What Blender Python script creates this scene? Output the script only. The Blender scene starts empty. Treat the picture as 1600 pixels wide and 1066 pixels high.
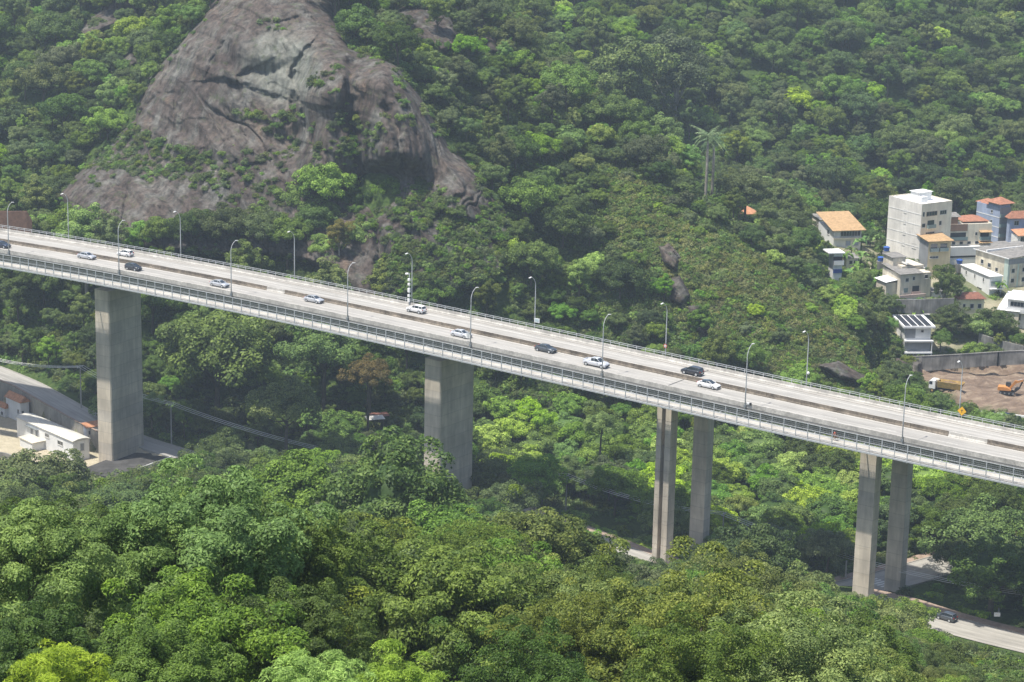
import bpy, bmesh, math, random
import numpy as np
from mathutils import Vector, Matrix, noise as mnoise
rad = math.radians
sc = bpy.context.scene
COL = sc.collection

# ------------------------------------------------------------------ camera, sky, sun, exposure
CAMZ = 164.245
FPX, PIT, ROLL = 3638.25, 0.25304202, 0.02121455
def make_camera():
    u = Vector((0, math.sin(PIT), math.cos(PIT)))       # image up
    fwd = Vector((0, math.cos(PIT), -math.sin(PIT)))
    x = Vector((1, 0, 0))
    c, s = math.cos(ROLL), math.sin(ROLL)
    rv = x * c + u * s
    uv = -x * s + u * c
    cd = bpy.data.cameras.new('camera')
    cd.sensor_width = 36; cd.lens = FPX / 1600 * 36
    cd.clip_start = 0.5; cd.clip_end = 6000
    co = bpy.data.objects.new('camera', cd); COL.objects.link(co)
    m = Matrix((( rv.x, uv.x, -fwd.x, 0), (rv.y, uv.y, -fwd.y, 0), (rv.z, uv.z, -fwd.z, CAMZ), (0, 0, 0, 1)))
    co.matrix_world = m
    sc.camera = co
make_camera()
SUN_EL, SUN_AZ = rad(70), rad(-118)          # azimuth measured from +Y clockwise
w = bpy.data.worlds.new('World'); sc.world = w; w.use_nodes = True
nt = w.node_tree
sky = nt.nodes.new('ShaderNodeTexSky'); sky.sky_type = 'NISHITA'; sky.sun_disc = False
sky.sun_elevation = SUN_EL; sky.sun_rotation = SUN_AZ
sky.air_density = 1.0; sky.dust_density = 2.2; sky.ozone_density = 1.0
bg = nt.nodes['Background']; bg.inputs[1].default_value = 0.13
nt.links.new(sky.outputs[0], bg.inputs[0])
sl = bpy.data.lights.new('sun', 'SUN'); sl.energy = 5.0; sl.angle = rad(0.8); sl.color = (1, .95, .86)
so = bpy.data.objects.new('sun', sl); COL.objects.link(so)
sd = Vector((math.sin(SUN_AZ) * math.cos(SUN_EL), math.cos(SUN_AZ) * math.cos(SUN_EL), math.sin(SUN_EL)))
so.rotation_euler = sd.to_track_quat('Z', 'Y').to_euler()
sc.view_settings.view_transform = 'Standard'; sc.view_settings.look = 'None'
sc.view_settings.gamma = 1; sc.view_settings.exposure = 0.45
sc.cycles.max_bounces = 6; sc.cycles.diffuse_bounces = 3; sc.cycles.transmission_bounces = 3
sc.cycles.volume_bounces = 0; sc.cycles.transparent_max_bounces = 8

HAZE = .00018
# ------------------------------------------------------------------ projection helpers (pixels of the 1600 px photograph)
def ray(px, py):
    x = np.asarray(px, float) - 800; y = np.asarray(py, float) - 533
    c, s = math.cos(ROLL), math.sin(ROLL)
    a = x * c + y * s; b = -x * s + y * c
    X = a / FPX; U = -b / FPX
    return X, np.cos(PIT) + U * np.sin(PIT), -np.sin(PIT) + U * np.cos(PIT)
def P(px, py, D):                          # point at forward distance D
    X, Y, Z = ray(px, py)
    return np.stack([X / Y * D, D + 0 * X, CAMZ + Z / Y * D], -1)
def PZ(px, py, z):                         # point at height z
    X, Y, Z = ray(px, py); t = (z - CAMZ) / Z
    return np.stack([X * t, Y * t, z + 0 * X], -1)
def proj(p):
    p = np.asarray(p, float)
    X, Y, Z = p[..., 0], p[..., 1], p[..., 2] - CAMZ
    d = Y * math.cos(PIT) - Z * math.sin(PIT); u = Y * math.sin(PIT) + Z * math.cos(PIT)
    a = FPX * X / d; b = -FPX * u / d
    c, s = math.cos(ROLL), math.sin(ROLL)
    return np.stack([800 + a * c - b * s, 533 + a * s + b * c, d], -1)
def V(a): return Vector((float(a[0]), float(a[1]), float(a[2])))
def in_poly(x, y, poly):
    x = np.asarray(x, float); y = np.asarray(y, float)
    r = np.zeros(x.shape, bool); n = len(poly)
    for i in range(n):
        x1, y1 = poly[i]; x2, y2 = poly[(i + 1) % n]
        c = ((y1 > y) != (y2 > y)) & (x < (x2 - x1) * (y - y1) / ((y2 - y1) or 1e-9) + x1)
        r ^= c
    return r
def poly_dist(x, y, poly):
    x = np.asarray(x, float); y = np.asarray(y, float); d = np.full(x.shape, 1e9)
    n = len(poly)
    for i in range(n):
        ax, ay = poly[i]; bx, by = poly[(i + 1) % n]
        vx, vy = bx - ax, by - ay
        t = np.clip(((x - ax) * vx + (y - ay) * vy) / (vx * vx + vy * vy + 1e-9), 0, 1)
        d = np.minimum(d, np.hypot(x - ax - t * vx, y - ay - t * vy))
    return d
def smooth(a, b, x):
    t = np.clip((x - a) / (b - a), 0, 1); return t * t * (3 - 2 * t)
def vnoise(x, y, sd=0):
    xi = np.floor(x).astype(np.int64); yi = np.floor(y).astype(np.int64)
    fx = x - xi; fy = y - yi; fx = fx * fx * (3 - 2 * fx); fy = fy * fy * (3 - 2 * fy)
    def h(a, b):
        n = (a * 374761393 + b * 668265263 + sd * 1442695041) & 0xffffffff
        n = ((n ^ (n >> 13)) * 1274126177) & 0xffffffff
        return ((n ^ (n >> 16)) & 0xffff) / 32767.5 - 1
    return (h(xi, yi) * (1 - fx) + h(xi + 1, yi) * fx) * (1 - fy) + (h(xi, yi + 1) * (1 - fx) + h(xi + 1, yi + 1) * fx) * fy
def fbm(x, y, o=4, sd=0):
    r = 0; a = 1
    for i in range(o):
        r = r + a * vnoise(x * 2 ** i + 17.3 * i, y * 2 ** i + 5.1 * i, sd + i); a *= .5
    return r

# ------------------------------------------------------------------ mesh builder
class MB:
    def __init__(s): s.v = []; s.f = []; s.m = []; s.mi = 0
    def add(s, vs, fs):
        b = len(s.v); s.v += [tuple(float(c) for c in v) for v in vs]
        for f in fs: s.f.append(tuple(b + i for i in f)); s.m.append(s.mi)
    def mat(s, i): s.mi = i; return s
    def box(s, x0, x1, y0, y1, z0, z1, M=None):
        vs = [(x, y, z) for z in (z0, z1) for y in (y0, y1) for x in (x0, x1)]
        if M is not None: vs = [M @ Vector(v) for v in vs]
        s.add(vs, [(0, 2, 3, 1), (4, 5, 7, 6), (0, 1, 5, 4), (2, 6, 7, 3), (0, 4, 6, 2), (1, 3, 7, 5)]); return s
    def prism(s, pts, z0, z1):
        n = len(pts)
        vs = [(p[0], p[1], z0 if np.isscalar(z0) else z0[i]) for i, p in enumerate(pts)] + [(p[0], p[1], z1 if np.isscalar(z1) else z1[i]) for i, p in enumerate(pts)]
        fs = [tuple(range(n))[::-1], tuple(range(n, 2 * n))] + [(i, (i + 1) % n, n + (i + 1) % n, n + i) for i in range(n)]
        s.add(vs, fs); return s
    def tube(s, pts, rs, n=6, cap=True):
        pts = [Vector(p) for p in pts]; rings = []; b = len(s.v)
        if np.isscalar(rs): rs = [rs] * len(pts)
        up = None
        for i, p in enumerate(pts):
            t = (pts[min(i + 1, len(pts) - 1)] - pts[max(i - 1, 0)]).normalized()
            a = Vector((0, 0, 1)) if abs(t.z) < .9 else Vector((1, 0, 0))
            x = t.cross(a).normalized(); y = t.cross(x)
            for k in range(n):
                an = 2 * math.pi * k / n
                s.v.append(tuple(p + (x * math.cos(an) + y * math.sin(an)) * rs[i]))
        for i in range(len(pts) - 1):
            for k in range(n):
                s.f.append((b + i * n + k, b + i * n + (k + 1) % n, b + (i + 1) * n + (k + 1) % n, b + (i + 1) * n + k)); s.m.append(s.mi)
        if cap:
            s.f.append(tuple(b + k for k in range(n))[::-1]); s.m.append(s.mi)
            s.f.append(tuple(b + (len(pts) - 1) * n + k for k in range(n))); s.m.append(s.mi)
        return s
    def loft(s, secs, close=True, cap=False):
        n = len(secs[0]); b = len(s.v)
        for q in secs: s.v += [tuple(float(c) for c in v) for v in q]
        kk = n if close else n - 1
        for i in range(len(secs) - 1):
            for k in range(kk):
                s.f.append((b + i * n + k, b + i * n + (k + 1) % n, b + (i + 1) * n + (k + 1) % n, b + (i + 1) * n + k)); s.m.append(s.mi)
        if cap:
            s.f.append(tuple(b + k for k in range(n))[::-1]); s.m.append(s.mi)
            s.f.append(tuple(b + (len(secs) - 1) * n + k for k in range(n))); s.m.append(s.mi)
        return s
    def mesh(s, name, mats, smooth_=False, fix=True):
        me = bpy.data.meshes.new(name); me.from_pydata(s.v, [], s.f); me.update()
        for m in (mats if isinstance(mats, (list, tuple)) else [mats]): me.materials.append(m)
        me.polygons.foreach_set('material_index', s.m)
        if fix:
            bm = bmesh.new(); bm.from_mesh(me); bmesh.ops.recalc_face_normals(bm, faces=bm.faces); bm.to_mesh(me); bm.free()
        if smooth_: me.polygons.foreach_set('use_smooth', [True] * len(me.polygons))
        return me
    def build(s, name, mats, parent=None, smooth_=False, fix=True, bevel=0):
        o = bpy.data.objects.new(name, s.mesh(name, mats, smooth_, fix)); COL.objects.link(o)
        if parent is not None: o.parent = parent
        if bevel:
            b = o.modifiers.new('bevel', 'BEVEL'); b.width = bevel; b.segments = 2; b.limit_method = 'ANGLE'
        return o
def empty(name, loc=(0, 0, 0), rz=0, label=None, cat=None, group=None, kind=None):
    o = bpy.data.objects.new(name, None); COL.objects.link(o); o.location = V(loc); o.rotation_euler = (0, 0, rz); o.empty_display_size = .5
    tag(o, label, cat, group, kind); return o
def tag(o, label=None, cat=None, group=None, kind=None):
    if label: o['label'] = label
    if cat: o['category'] = cat
    if group: o['group'] = group
    if kind: o['kind'] = kind
    return o
def dup(root, label=None, group=None, name=None):
    r = root.copy(); COL.objects.link(r)
    if label: r['label'] = label
    if group: r['group'] = group
    for ch in root.children:
        c = ch.copy(); COL.objects.link(c); c.parent = r; c.matrix_parent_inverse = ch.matrix_parent_inverse
        for g in ch.children:
            d = g.copy(); COL.objects.link(d); d.parent = c; d.matrix_parent_inverse = g.matrix_parent_inverse
    return r

# ------------------------------------------------------------------ materials
def nd(nt, t, **k):
    n = nt.nodes.new('ShaderNode' + t)
    for a, b in k.items(): setattr(n, a, b)
    return n
def ramp(nt, fac, stops):
    r = nd(nt, 'ValToRGB'); e = r.color_ramp.elements
    while len(e) < len(stops): e.new(.5)
    for i, (p, c) in enumerate(stops):
        e[i].position = p; e[i].color = (*(c if not np.isscalar(c) else (c, c, c)), 1)
    nt.links.new(fac, r.inputs[0]); return r.outputs[0]
def coords(nt, kind='Object', scale=(1, 1, 1)):
    tc = nd(nt, 'TexCoord'); mp = nd(nt, 'Mapping'); mp.inputs['Scale'].default_value = scale
    nt.links.new(tc.outputs[kind], mp.inputs[0]); return mp.outputs[0]
def noi(nt, vec, scale, detail=4, rough=.6):
    n = nd(nt, 'TexNoise'); n.inputs['Scale'].default_value = scale; n.inputs['Detail'].default_value = detail; n.inputs['Roughness'].default_value = rough
    nt.links.new(vec, n.inputs['Vector']); return n.outputs['Fac']
def mix(nt, fac, a, b, mode='MIX'):
    m = nd(nt, 'MixRGB', blend_type=mode)
    for i, x in ((0, fac), (1, a), (2, b)):
        if hasattr(x, 'is_output') or isinstance(x, bpy.types.NodeSocket): nt.links.new(x, m.inputs[i])
        elif np.isscalar(x): m.inputs[i].default_value = x if i == 0 else (x, x, x, 1)
        else: m.inputs[i].default_value = (*x, 1)
    return m.outputs[0]
def newmat(name):
    m = bpy.data.materials.new(name); m.use_nodes = True
    return m, m.node_tree, m.node_tree.nodes['Principled BSDF']
def weathered(name, c, amt=.25, scale=.8, rough=.8, streak=False, metal=0, spec=.3, bump=0, c2=None, fine=6.0):
    m, nt, b = newmat(name)
    v = coords(nt); n1 = noi(nt, v, scale, 5)
    v2 = coords(nt, scale=(1, 1, .12) if streak else (1, 1, 1)); n2 = noi(nt, v2, fine * scale, 4)
    lo = tuple(x * (1 - amt) for x in c) if c2 is None else c2; hi = tuple(min(1, x * (1 + amt * .6)) for x in c)
    a = ramp(nt, n1, [(.35, lo), (.65, hi)]); bb = ramp(nt, n2, [(.3, 1 - amt), (.62, 1.0)])
    nt.links.new(mix(nt, 1, a, bb, 'MULTIPLY'), b.inputs['Base Color'])
    b.inputs['Roughness'].default_value = rough; b.inputs['Metallic'].default_value = metal
    b.inputs['Specular IOR Level'].default_value = spec
    if bump:
        bp = nd(nt, 'Bump'); bp.inputs['Distance'].default_value = bump; nt.links.new(n2, bp.inputs['Height']); nt.links.new(bp.outputs[0], b.inputs['Normal'])
    return m
def leafmat(name, c1, c2, c3, transl=.38):
    """c1 dark leaf, c2 mid leaf, c3 young leaf; tone per clump+leaf, hue per tree"""
    m = bpy.data.materials.new(name); m.use_nodes = True; nt = m.node_tree; nt.nodes.clear()
    at = nd(nt, 'Attribute', attribute_name='tone'); oi = nd(nt, 'ObjectInfo')
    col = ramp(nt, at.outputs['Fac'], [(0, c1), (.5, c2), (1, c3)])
    hs = nd(nt, 'HueSaturation'); nt.links.new(col, hs.inputs['Color'])
    mr = nd(nt, 'MapRange'); mr.inputs[3].default_value = .488; mr.inputs[4].default_value = .522; nt.links.new(oi.outputs['Random'], mr.inputs[0]); nt.links.new(mr.outputs[0], hs.inputs['Hue'])
    mu = nd(nt, 'Math', operation='MULTIPLY'); mu.inputs[1].default_value = 7.13; nt.links.new(oi.outputs['Random'], mu.inputs[0])
    fr = nd(nt, 'Math', operation='FRACT'); nt.links.new(mu.outputs[0], fr.inputs[0])
    mr2 = nd(nt, 'MapRange'); mr2.inputs[3].default_value = .62; mr2.inputs[4].default_value = 1.4; nt.links.new(fr.outputs[0], mr2.inputs[0]); nt.links.new(mr2.outputs[0], hs.inputs['Value'])
    mu3 = nd(nt, 'Math', operation='MULTIPLY'); mu3.inputs[1].default_value = 23.7; nt.links.new(oi.outputs['Random'], mu3.inputs[0])
    fr3 = nd(nt, 'Math', operation='FRACT'); nt.links.new(mu3.outputs[0], fr3.inputs[0])
    mr3 = nd(nt, 'MapRange'); mr3.inputs[3].default_value = .84; mr3.inputs[4].default_value = 1.12; nt.links.new(fr3.outputs[0], mr3.inputs[0]); nt.links.new(mr3.outputs[0], hs.inputs['Saturation'])
    d = nd(nt, 'BsdfPrincipled'); d.inputs['Roughness'].default_value = .55; d.inputs['Specular IOR Level'].default_value = .25
    t = nd(nt, 'BsdfTranslucent'); nt.links.new(hs.outputs[0], d.inputs['Base Color'])
    nt.links.new(mix(nt, .5, hs.outputs[0], (.25, .35, .02), 'MIX'), t.inputs['Color'])
    nt.links.new(hs.outputs[0], t.inputs['Color'])
    ms = nd(nt, 'MixShader'); ms.inputs[0].default_value = transl; nt.links.new(d.outputs[0], ms.inputs[1]); nt.links.new(t.outputs[0], ms.inputs[2])
    o = nd(nt, 'OutputMaterial'); nt.links.new(ms.outputs[0], o.inputs[0]); return m
M = {}
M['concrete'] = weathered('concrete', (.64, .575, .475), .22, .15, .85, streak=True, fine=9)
def lifts(m, step):
    nt = m.node_tree; b = nt.nodes['Principled BSDF']; src = b.inputs['Base Color'].links[0].from_socket
    g = nd(nt, 'NewGeometry'); sx = nd(nt, 'SeparateXYZ'); nt.links.new(g.outputs['Position'], sx.inputs[0])
    d = nd(nt, 'Math', operation='DIVIDE'); d.inputs[1].default_value = step; nt.links.new(sx.outputs[2], d.inputs[0]); fr = nd(nt, 'Math', operation='FRACT'); nt.links.new(d.outputs[0], fr.inputs[0])
    fl = nd(nt, 'Math', operation='FLOOR'); nt.links.new(d.outputs[0], fl.inputs[0]); wn = nd(nt, 'TexWhiteNoise', noise_dimensions='1D'); nt.links.new(fl.outputs[0], wn.inputs['W'])
    line = ramp(nt, fr.outputs[0], [(0, .62), (.035, .9), (.06, 1.0), (1.0, .97)]); tint = ramp(nt, wn.outputs[0], [(0, (.90, .90, .92)), (1, (1.05, 1.02, .98))])
    pn = noi(nt, coords(nt, scale=(1, 1, .3)), .16, 3, .5); patch = ramp(nt, pn, [(.44, 1.0), (.47, .93), (.62, .86)])
    nt.links.new(mix(nt, 1, mix(nt, 1, mix(nt, 1, src, line, 'MULTIPLY'), tint, 'MULTIPLY'), patch, 'MULTIPLY'), b.inputs['Base Color'])
lifts(M['concrete'], 2.6)
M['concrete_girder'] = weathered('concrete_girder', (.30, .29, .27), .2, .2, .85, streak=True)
M['barrier'] = weathered('barrier', (.50, .48, .44), .28, .5, .9)
M['median'] = weathered('median', (.20, .17, .135), .45, .35, .9)
M['path'] = weathered('path_floor', (.43, .41, .37), .2, .3, .8)
M['galv'] = weathered('galvanised_steel', (.50, .52, .53), .1, 2, .5, metal=.1)
M['galv_dark'] = weathered('weathered_steel', (.22, .24, .25), .15, 2, .6, metal=.2)
M['white'] = weathered('white_paint', (.78, .78, .77), .08, .6, .7)
M['rubber'] = weathered('rubber', (.025, .025, .027), .2, 3, .8)
M['trim'] = weathered('black_trim', (.03, .03, .033), .2, 3, .6)
def carpaint(name, c, metal=.5):
    m, nt, b = newmat(name); b.inputs['Base Color'].default_value = (*c, 1); b.inputs['Roughness'].default_value = .3; b.inputs['Metallic'].default_value = metal
    b.inputs['Coat Weight'].default_value = .6; b.inputs['Coat Roughness'].default_value = .08
    v = coords(nt); n = noi(nt, v, 3, 3); nt.links.new(mix(nt, 1, c, ramp(nt, n, [(.3, .88), (.7, 1.)]), 'MULTIPLY'), b.inputs['Base Color']); return m
M['glass'] = carpaint('dark_glass', (.03, .04, .05), 0); M['glass'].node_tree.nodes['Principled BSDF'].inputs['Roughness'].default_value = .08
M['lamp_lens'] = weathered('lamp_lens', (.7, .7, .68), .05, 3, .3)
M['red'] = weathered('red_paint', (.45, .03, .02), .1, 3, .5)
M['yellow'] = weathered('yellow_paint', (.75, .42, .03), .12, 2, .6)
M['bark'] = weathered('bark', (.13, .11, .085), .35, 1.5, .95)
M['bark_pale'] = weathered('pale_bark', (.32, .29, .25), .3, 1.5, .95)

def roadmat(name, base, dirt, ruts, paint=None):
    """UV: u metres along, v metres across"""
    m, nt, b = newmat(name)
    v = coords(nt, 'UV', (.012, 1.1, 1)); n1 = noi(nt, v, 1.6, 6, .65)
    v2 = coords(nt, 'UV', (.15, .5, 1)); n2 = noi(nt, v2, 1.0, 5, .6)
    v3 = coords(nt, 'UV', (1, 1, 1)); n3 = noi(nt, v3, 2.2, 4, .7)
    a = ramp(nt, n1, [(.33, dirt), (.62, base)])
    a = mix(nt, .6, a, ramp(nt, n2, [(.35, .72), (.6, 1.0)]), 'MULTIPLY')
    a = mix(nt, .4, a, ramp(nt, n3, [(.3, .75), (.7, 1.0)]), 'MULTIPLY')
    tc = nd(nt, 'TexCoord'); sx = nd(nt, 'SeparateXYZ'); nt.links.new(tc.outputs['UV'], sx.inputs[0])
    mm = nd(nt, 'Math', operation='MULTIPLY'); mm.inputs[1].default_value = 2 * math.pi / 1.7; nt.links.new(sx.outputs[1], mm.inputs[0]); sn = nd(nt, 'Math', operation='SINE'); nt.links.new(mm.outputs[0], sn.inputs[0])
    a = mix(nt, .55, a, ramp(nt, sn.outputs[0], [(.2, 1.0), (.9, .84)]), 'MULTIPLY')
    pt = noi(nt, coords(nt, 'UV', (.045, .28, 1)), 1.0, 1, .3); a = mix(nt, .5, a, ramp(nt, pt, [(.60, 1.0), (.615, .80)]), 'MULTIPLY')
    nt.links.new(a, b.inputs['Base Color']); b.inputs['Roughness'].default_value = .85
    return m
M['deck'] = roadmat('bridge_roadway', (.43, .415, .385), (.30, .288, .265), 1)
M['street'] = roadmat('street', (.41, .39, .35), (.30, .285, .255), 1)
M['marking'] = weathered('faded_marking', (.7, .69, .64), .25, 1.5, .8)

# ------------------------------------------------------------------ bridge path
BP = dict(X0=-21.1908, Y0=461.797, Z0=-118.125 + CAMZ, psi=.623195, s=32.0351, g=-.0096264, c=-2.7e-7, c3=-1.0844e-7, W=17.835, dn=.085, k1=.01704525, k2=-.00675175)
_m = np.linspace(-3, 11, 561); _n = np.clip(_m - 3.5, -4.3, 5.2)
_yaw = BP['psi'] + BP['k1'] * _n + BP['k2'] * _n * _n
_ym = (_yaw[1:] + _yaw[:-1]) / 2; _h = (_m[1] - _m[0]) * BP['s']
_X = np.concatenate([[0], np.cumsum(np.cos(_ym)) * _h]); _Y = np.concatenate([[0], np.cumsum(-np.sin(_ym)) * _h])
_X += BP['X0'] - np.interp(3.5, _m, _X); _Y += BP['Y0'] - np.interp(3.5, _m, _Y)
_L = _n * BP['s']; _Z = BP['Z0'] + BP['g'] * _L + BP['c'] * _L ** 2 + BP['c3'] * _L ** 3
def B(n, t, dz=0):
    y = np.interp(n, _m, _yaw)
    return Vector((float(np.interp(n, _m, _X) + t * math.sin(y)), float(np.interp(n, _m, _Y) + t * math.cos(y)), float(np.interp(n, _m, _Z) + dz)))
def Byaw(n): return -float(np.interp(n, _m, _yaw))     # rotation z of local +x along bridge (to the right of the picture)
W = 17.83; N0, N1 = -2.6, 10.6
def sweep(mb, prof, n0=N0, n1=N1, step=.125, close=True, cap=True):
    k = max(1, int(round((n1 - n0) / step))); ns = [n0 + (n1 - n0) * i / k for i in range(k + 1)]
    mb.loft([[B(n, t, z) for t, z in prof] for n in ns], close, cap); return mb
def uvsheet(name, mat, t0, t1, z, n0=N0, n1=N1, parent=None, step=.125):
    k = int(round((n1 - n0) / step)); ns = [n0 + (n1 - n0) * i / k for i in range(k + 1)]
    vs = []; uv = []
    for n in ns:
        for t in (t0, t1): vs.append(tuple(B(n, t, z))); uv.append((n * BP['s'], t))
    fs = [(2 * i, 2 * i + 2, 2 * i + 3, 2 * i + 1) for i in range(k)]
    me = bpy.data.meshes.new(name); me.from_pydata(vs, [], fs); me.materials.append(mat)
    l = me.uv_layers.new(name='UVMap')
    for p in me.polygons:
        for li in p.loop_indices: l.data[li].uv = uv[me.loops[li].vertex_index]
    o = bpy.data.objects.new(name, me); COL.objects.link(o); o.parent = parent; return o

def build_bridge():
    root = empty('road_bridge', (0, 0, 0), 0, 'long curved concrete road viaduct on tall piers crossing the green valley', 'bridge')
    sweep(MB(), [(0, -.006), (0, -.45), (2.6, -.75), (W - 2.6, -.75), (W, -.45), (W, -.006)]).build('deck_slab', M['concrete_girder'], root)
    o = uvsheet('roadway', M['deck'], .42, W - .42, 0, parent=root)
    # markings and joints
    mk = MB()
    for t in (1.0, W - 3.1, 8.1, W - 8.1):
        sweep(mk, [(t, .005), (t + .12, .005)], close=False, cap=False)
    for t in (4.7,  11.6):
        for i in range(int((N1 - N0) * BP['s'] / 12)):
            n = N0 + i * 12 / BP['s']; sweep(mk, [(t, .006), (t + .1, .006)], n, n + 4 / BP['s'], close=False, cap=False)
    mk.build('lane_marking', M['marking'], root, fix=False)
    g = MB(); sweep(g, [(W - 1.5, .007), (W - 1.28, .007)], close=False, cap=False); g.build('gutter', M['median'], root, fix=False)
    j = MB()
    for n in (-1.9, 5.41,):
        for ta, tb in ((.45, 8.3), (9.3, W - .5)): sweep(MB(), [(ta, .009), (tb, .009)], n, n + .008, step=.01, close=False, cap=False).build('expansion_joint', M['trim'], root, fix=False)
    # barriers
    nj = lambda t, h, s: [(t - .05 * s, -.02), (t + .38 * s, -.02), (t + .36 * s, .15), (t + .18 * s, .35), (t + .14 * s, h), (t - .05 * s, h)]
    sweep(MB(), nj(0, .9, 1)).build('near_parapet', M['barrier'], root)
    sweep(MB(), nj(W, .85, -1)).build('far_parapet', M['barrier'], root)
    c = 8.75
    # the median is cast in lengths with drainage slots, a few paler than the rest
    med = MB(); pale = MB(); n = N0; rr = random.Random(4)
    while n < N1:
        L = (7.5 if rr.random() < .7 else 5.0) / BP['s']
        sweep(MB(), [(c - .33, .0), (c - .3, .12), (c - .12, .35), (c - .09, .86), (c + .09, .86), (c + .12, .35), (c + .3, .12), (c + .33, .0)], n, n + L - .002, step=.1).build('median_block', M['barrier'] if rr.random() < .06 else M['median'], root)
        n += L
    # far hand rail
    r = MB()
    for z in (1.25, 1.58): sweep(r, [(W + .02, z), (W + .1, z), (W + .1, z + .08), (W + .02, z + .08)])
    r.mi = 0
    n = N0
    while n < N1:
        p = B(n, W + .06); M4 = Matrix.Translation(p) @ Matrix.Rotation(Byaw(n), 4, 'Z'); r.box(-.05, .05, -.05, .05, .85, 1.6, M4); n += 2.1 / BP['s']
    r.build('far_railing', M['galv'], root)
    # box girder with haunches over the wide piers
    secs = []; 
    for i in range(201):
        n = N0 + (N1 - N0) * i / 200
        h = 3.0
        for pn in PIER_N[:2]: h += 2.0 * math.exp(-((n - pn) / .32) ** 2)
        secs.append([B(n, t, z) for t, z in [(3.4, -.7), (5.2, -.7 - h + .5), (5.6, -.7 - h), (W - 5.6, -.7 - h), (W - 5.2, -.7 - h + .5), (W - 3.4, -.7)]])
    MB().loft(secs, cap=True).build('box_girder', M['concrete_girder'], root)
    # cycle path hung on the near side
    pf = sweep(MB(), [(-4.3, -1.75), (-1.35, -1.75), (-1.35, -1.95), (-4.3, -1.95)]).build('cycle_path', M['path'], root)
    led = MB(); sweep(led, [(-4.5, -1.85), (-4.33, -1.85), (-4.33, -2.15), (-4.5, -2.15)]); sweep(led, [(-1.33, -1.6), (-1.2, -1.6), (-1.2, -2.15), (-1.33, -2.15)])
    n = N0
    while n < N1:
        M4 = Matrix.Translation(B(n, 0)) @ Matrix.Rotation(Byaw(n), 4, 'Z')
        led.box(-.09, .09, -4.45, 3.6, -2.3, -1.97, M4)
        n += 5.0 / BP['s']
    led.build('edge_beam', M['galv'], root)
    # inner fence: rails, posts and mesh
    inf = MB()
    for z in (-.45, -.85, -1.25): sweep(inf, [(-1.28, z), (-1.24, z), (-1.24, z + .05), (-1.28, z + .05)])
    n = N0
    while n < N1:
        M4 = Matrix.Translation(B(n, -1.26)) @ Matrix.Rotation(Byaw(n), 4, 'Z'); inf.box(-.035, .035, -.035, .035, -1.75, -.4, M4)
        for q in (1, 2, 3): inf.box(-.03 + q * .31, .03 + q * .31, -.012, .012, -1.7, -.45, M4)
        n += 1.25 / BP['s']
    inf.build('inner_fence', M['galv_dark'], root)
    # outer fence
    fr = MB()
    for z, h in ((.92, .1), (-.1, .04), (-.75, .04), (-1.4, .05)): sweep(fr, [(-4.43, z), (-4.34, z), (-4.34, z + h), (-4.43, z + h)])
    fo = fr.build('outer_fence', M['galv'], root)
    pm = MB().box(-.075, .075, -.07, .07, -2.3, 1.02).mesh('fence_post', M['galv'])
    pt = MB().box(-.055, .055, -.05, .05, -1.9, 1.0).mesh('fence_post', M['galv'])
    step = 2.45 / BP['s']; rest = MB(); allp = []
    n = -.4; k = 0
    while n < 8.6: allp.append((n, k)); n += step; k += 1
    for i, (n, k) in enumerate(allp):
        if i < len(allp) - 98:
            M4 = Matrix.Translation(B(n, -4.4)) @ Matrix.Rotation(Byaw(n), 4, 'Z')
            rest.box(-.075, .075, -.07, .07, -2.3, 1.02, M4)
        else:
            o = bpy.data.objects.new('fence_post', pm if k % 2 == 0 else pt); COL.objects.link(o); o.parent = fo
            o.location = B(n, -4.4); o.rotation_euler = (0, 0, Byaw(n))
    tag(rest.build('fence_post', M['galv'], fo), kind='stuff')
    # piers
    for i, n in enumerate(PIER_N[:2]):
        h = 3.0 + 2; top = B(n, W / 2, -.7 - h + .05)
        yw = Byaw(n)
        M4 = Matrix.Translation((top.x, top.y, 0)) @ Matrix.Rotation(yw, 4, 'Z')
        b = MB(); z0 = PIER_Z[i] ; zt = top.z
        a, l = 4.35 / 2, 11.5 / 2; ch = .25
        sec = lambda z, e=0: [M4 @ Vector((x, y, z)) for x, y in ((-a + ch, -l), (a - ch, -l), (a, -l + ch), (a, l - ch), (a - ch, l), (-a + ch, l), (-a, l - ch), (-a, -l + ch))]
        b.loft([sec(z) for z in np.linspace(z0, zt, 12)], cap=True)
        b.build('wall_pier', M['concrete'], root)
    for i, n in enumerate(PIER_N[2:]):
        h = 3.0
        for side in (-1, 1):
            yw = Byaw(n); top = B(n, W / 2 + side * 6.75, -.7 - h + .05)
            M4 = Matrix.Translation((top.x, top.y, 0)) @ Matrix.Rotation(yw, 4, 'Z')
            b = MB(); z0 = PIER_Z[2 + i] - 2; ax, ay = 3.2 / 2, 2.4 / 2
            rc = (i == 0 and side == -1)
            pts = [(-ax, -ay), (-.5, -ay), (-.5, -ay + 1.1), (.35, -ay + 1.1), (.35, -ay), (ax, -ay), (ax, ay), (-ax, ay)] if rc else [(-ax, -ay), (ax, -ay), (ax, ay), (-ax, ay)]
            lifts = list(np.arange(z0, top.z, 5.0)) + [top.z]
            for za, zb in zip(lifts[:-1], lifts[1:]):
                if zb - za < .2: continue
                b.loft([[M4 @ Vector((x, y, za)) for x, y in pts], [M4 @ Vector((x, y, zb - .05)) for x, y in pts]], cap=True)
                if zb < top.z - .1: b.box(-ax + .05, ax - .05, -ay + (1.15 if rc else .05), ay - .05, zb - .06, zb + .01, M4)
            b.build('column_leg', M['concrete'], root)
        bt = B(n, W / 2, -.7 - h)
        M4 = Matrix.Translation((bt.x, bt.y, bt.z)) @ Matrix.Rotation(Byaw(n), 4, 'Z')
    return root
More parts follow.
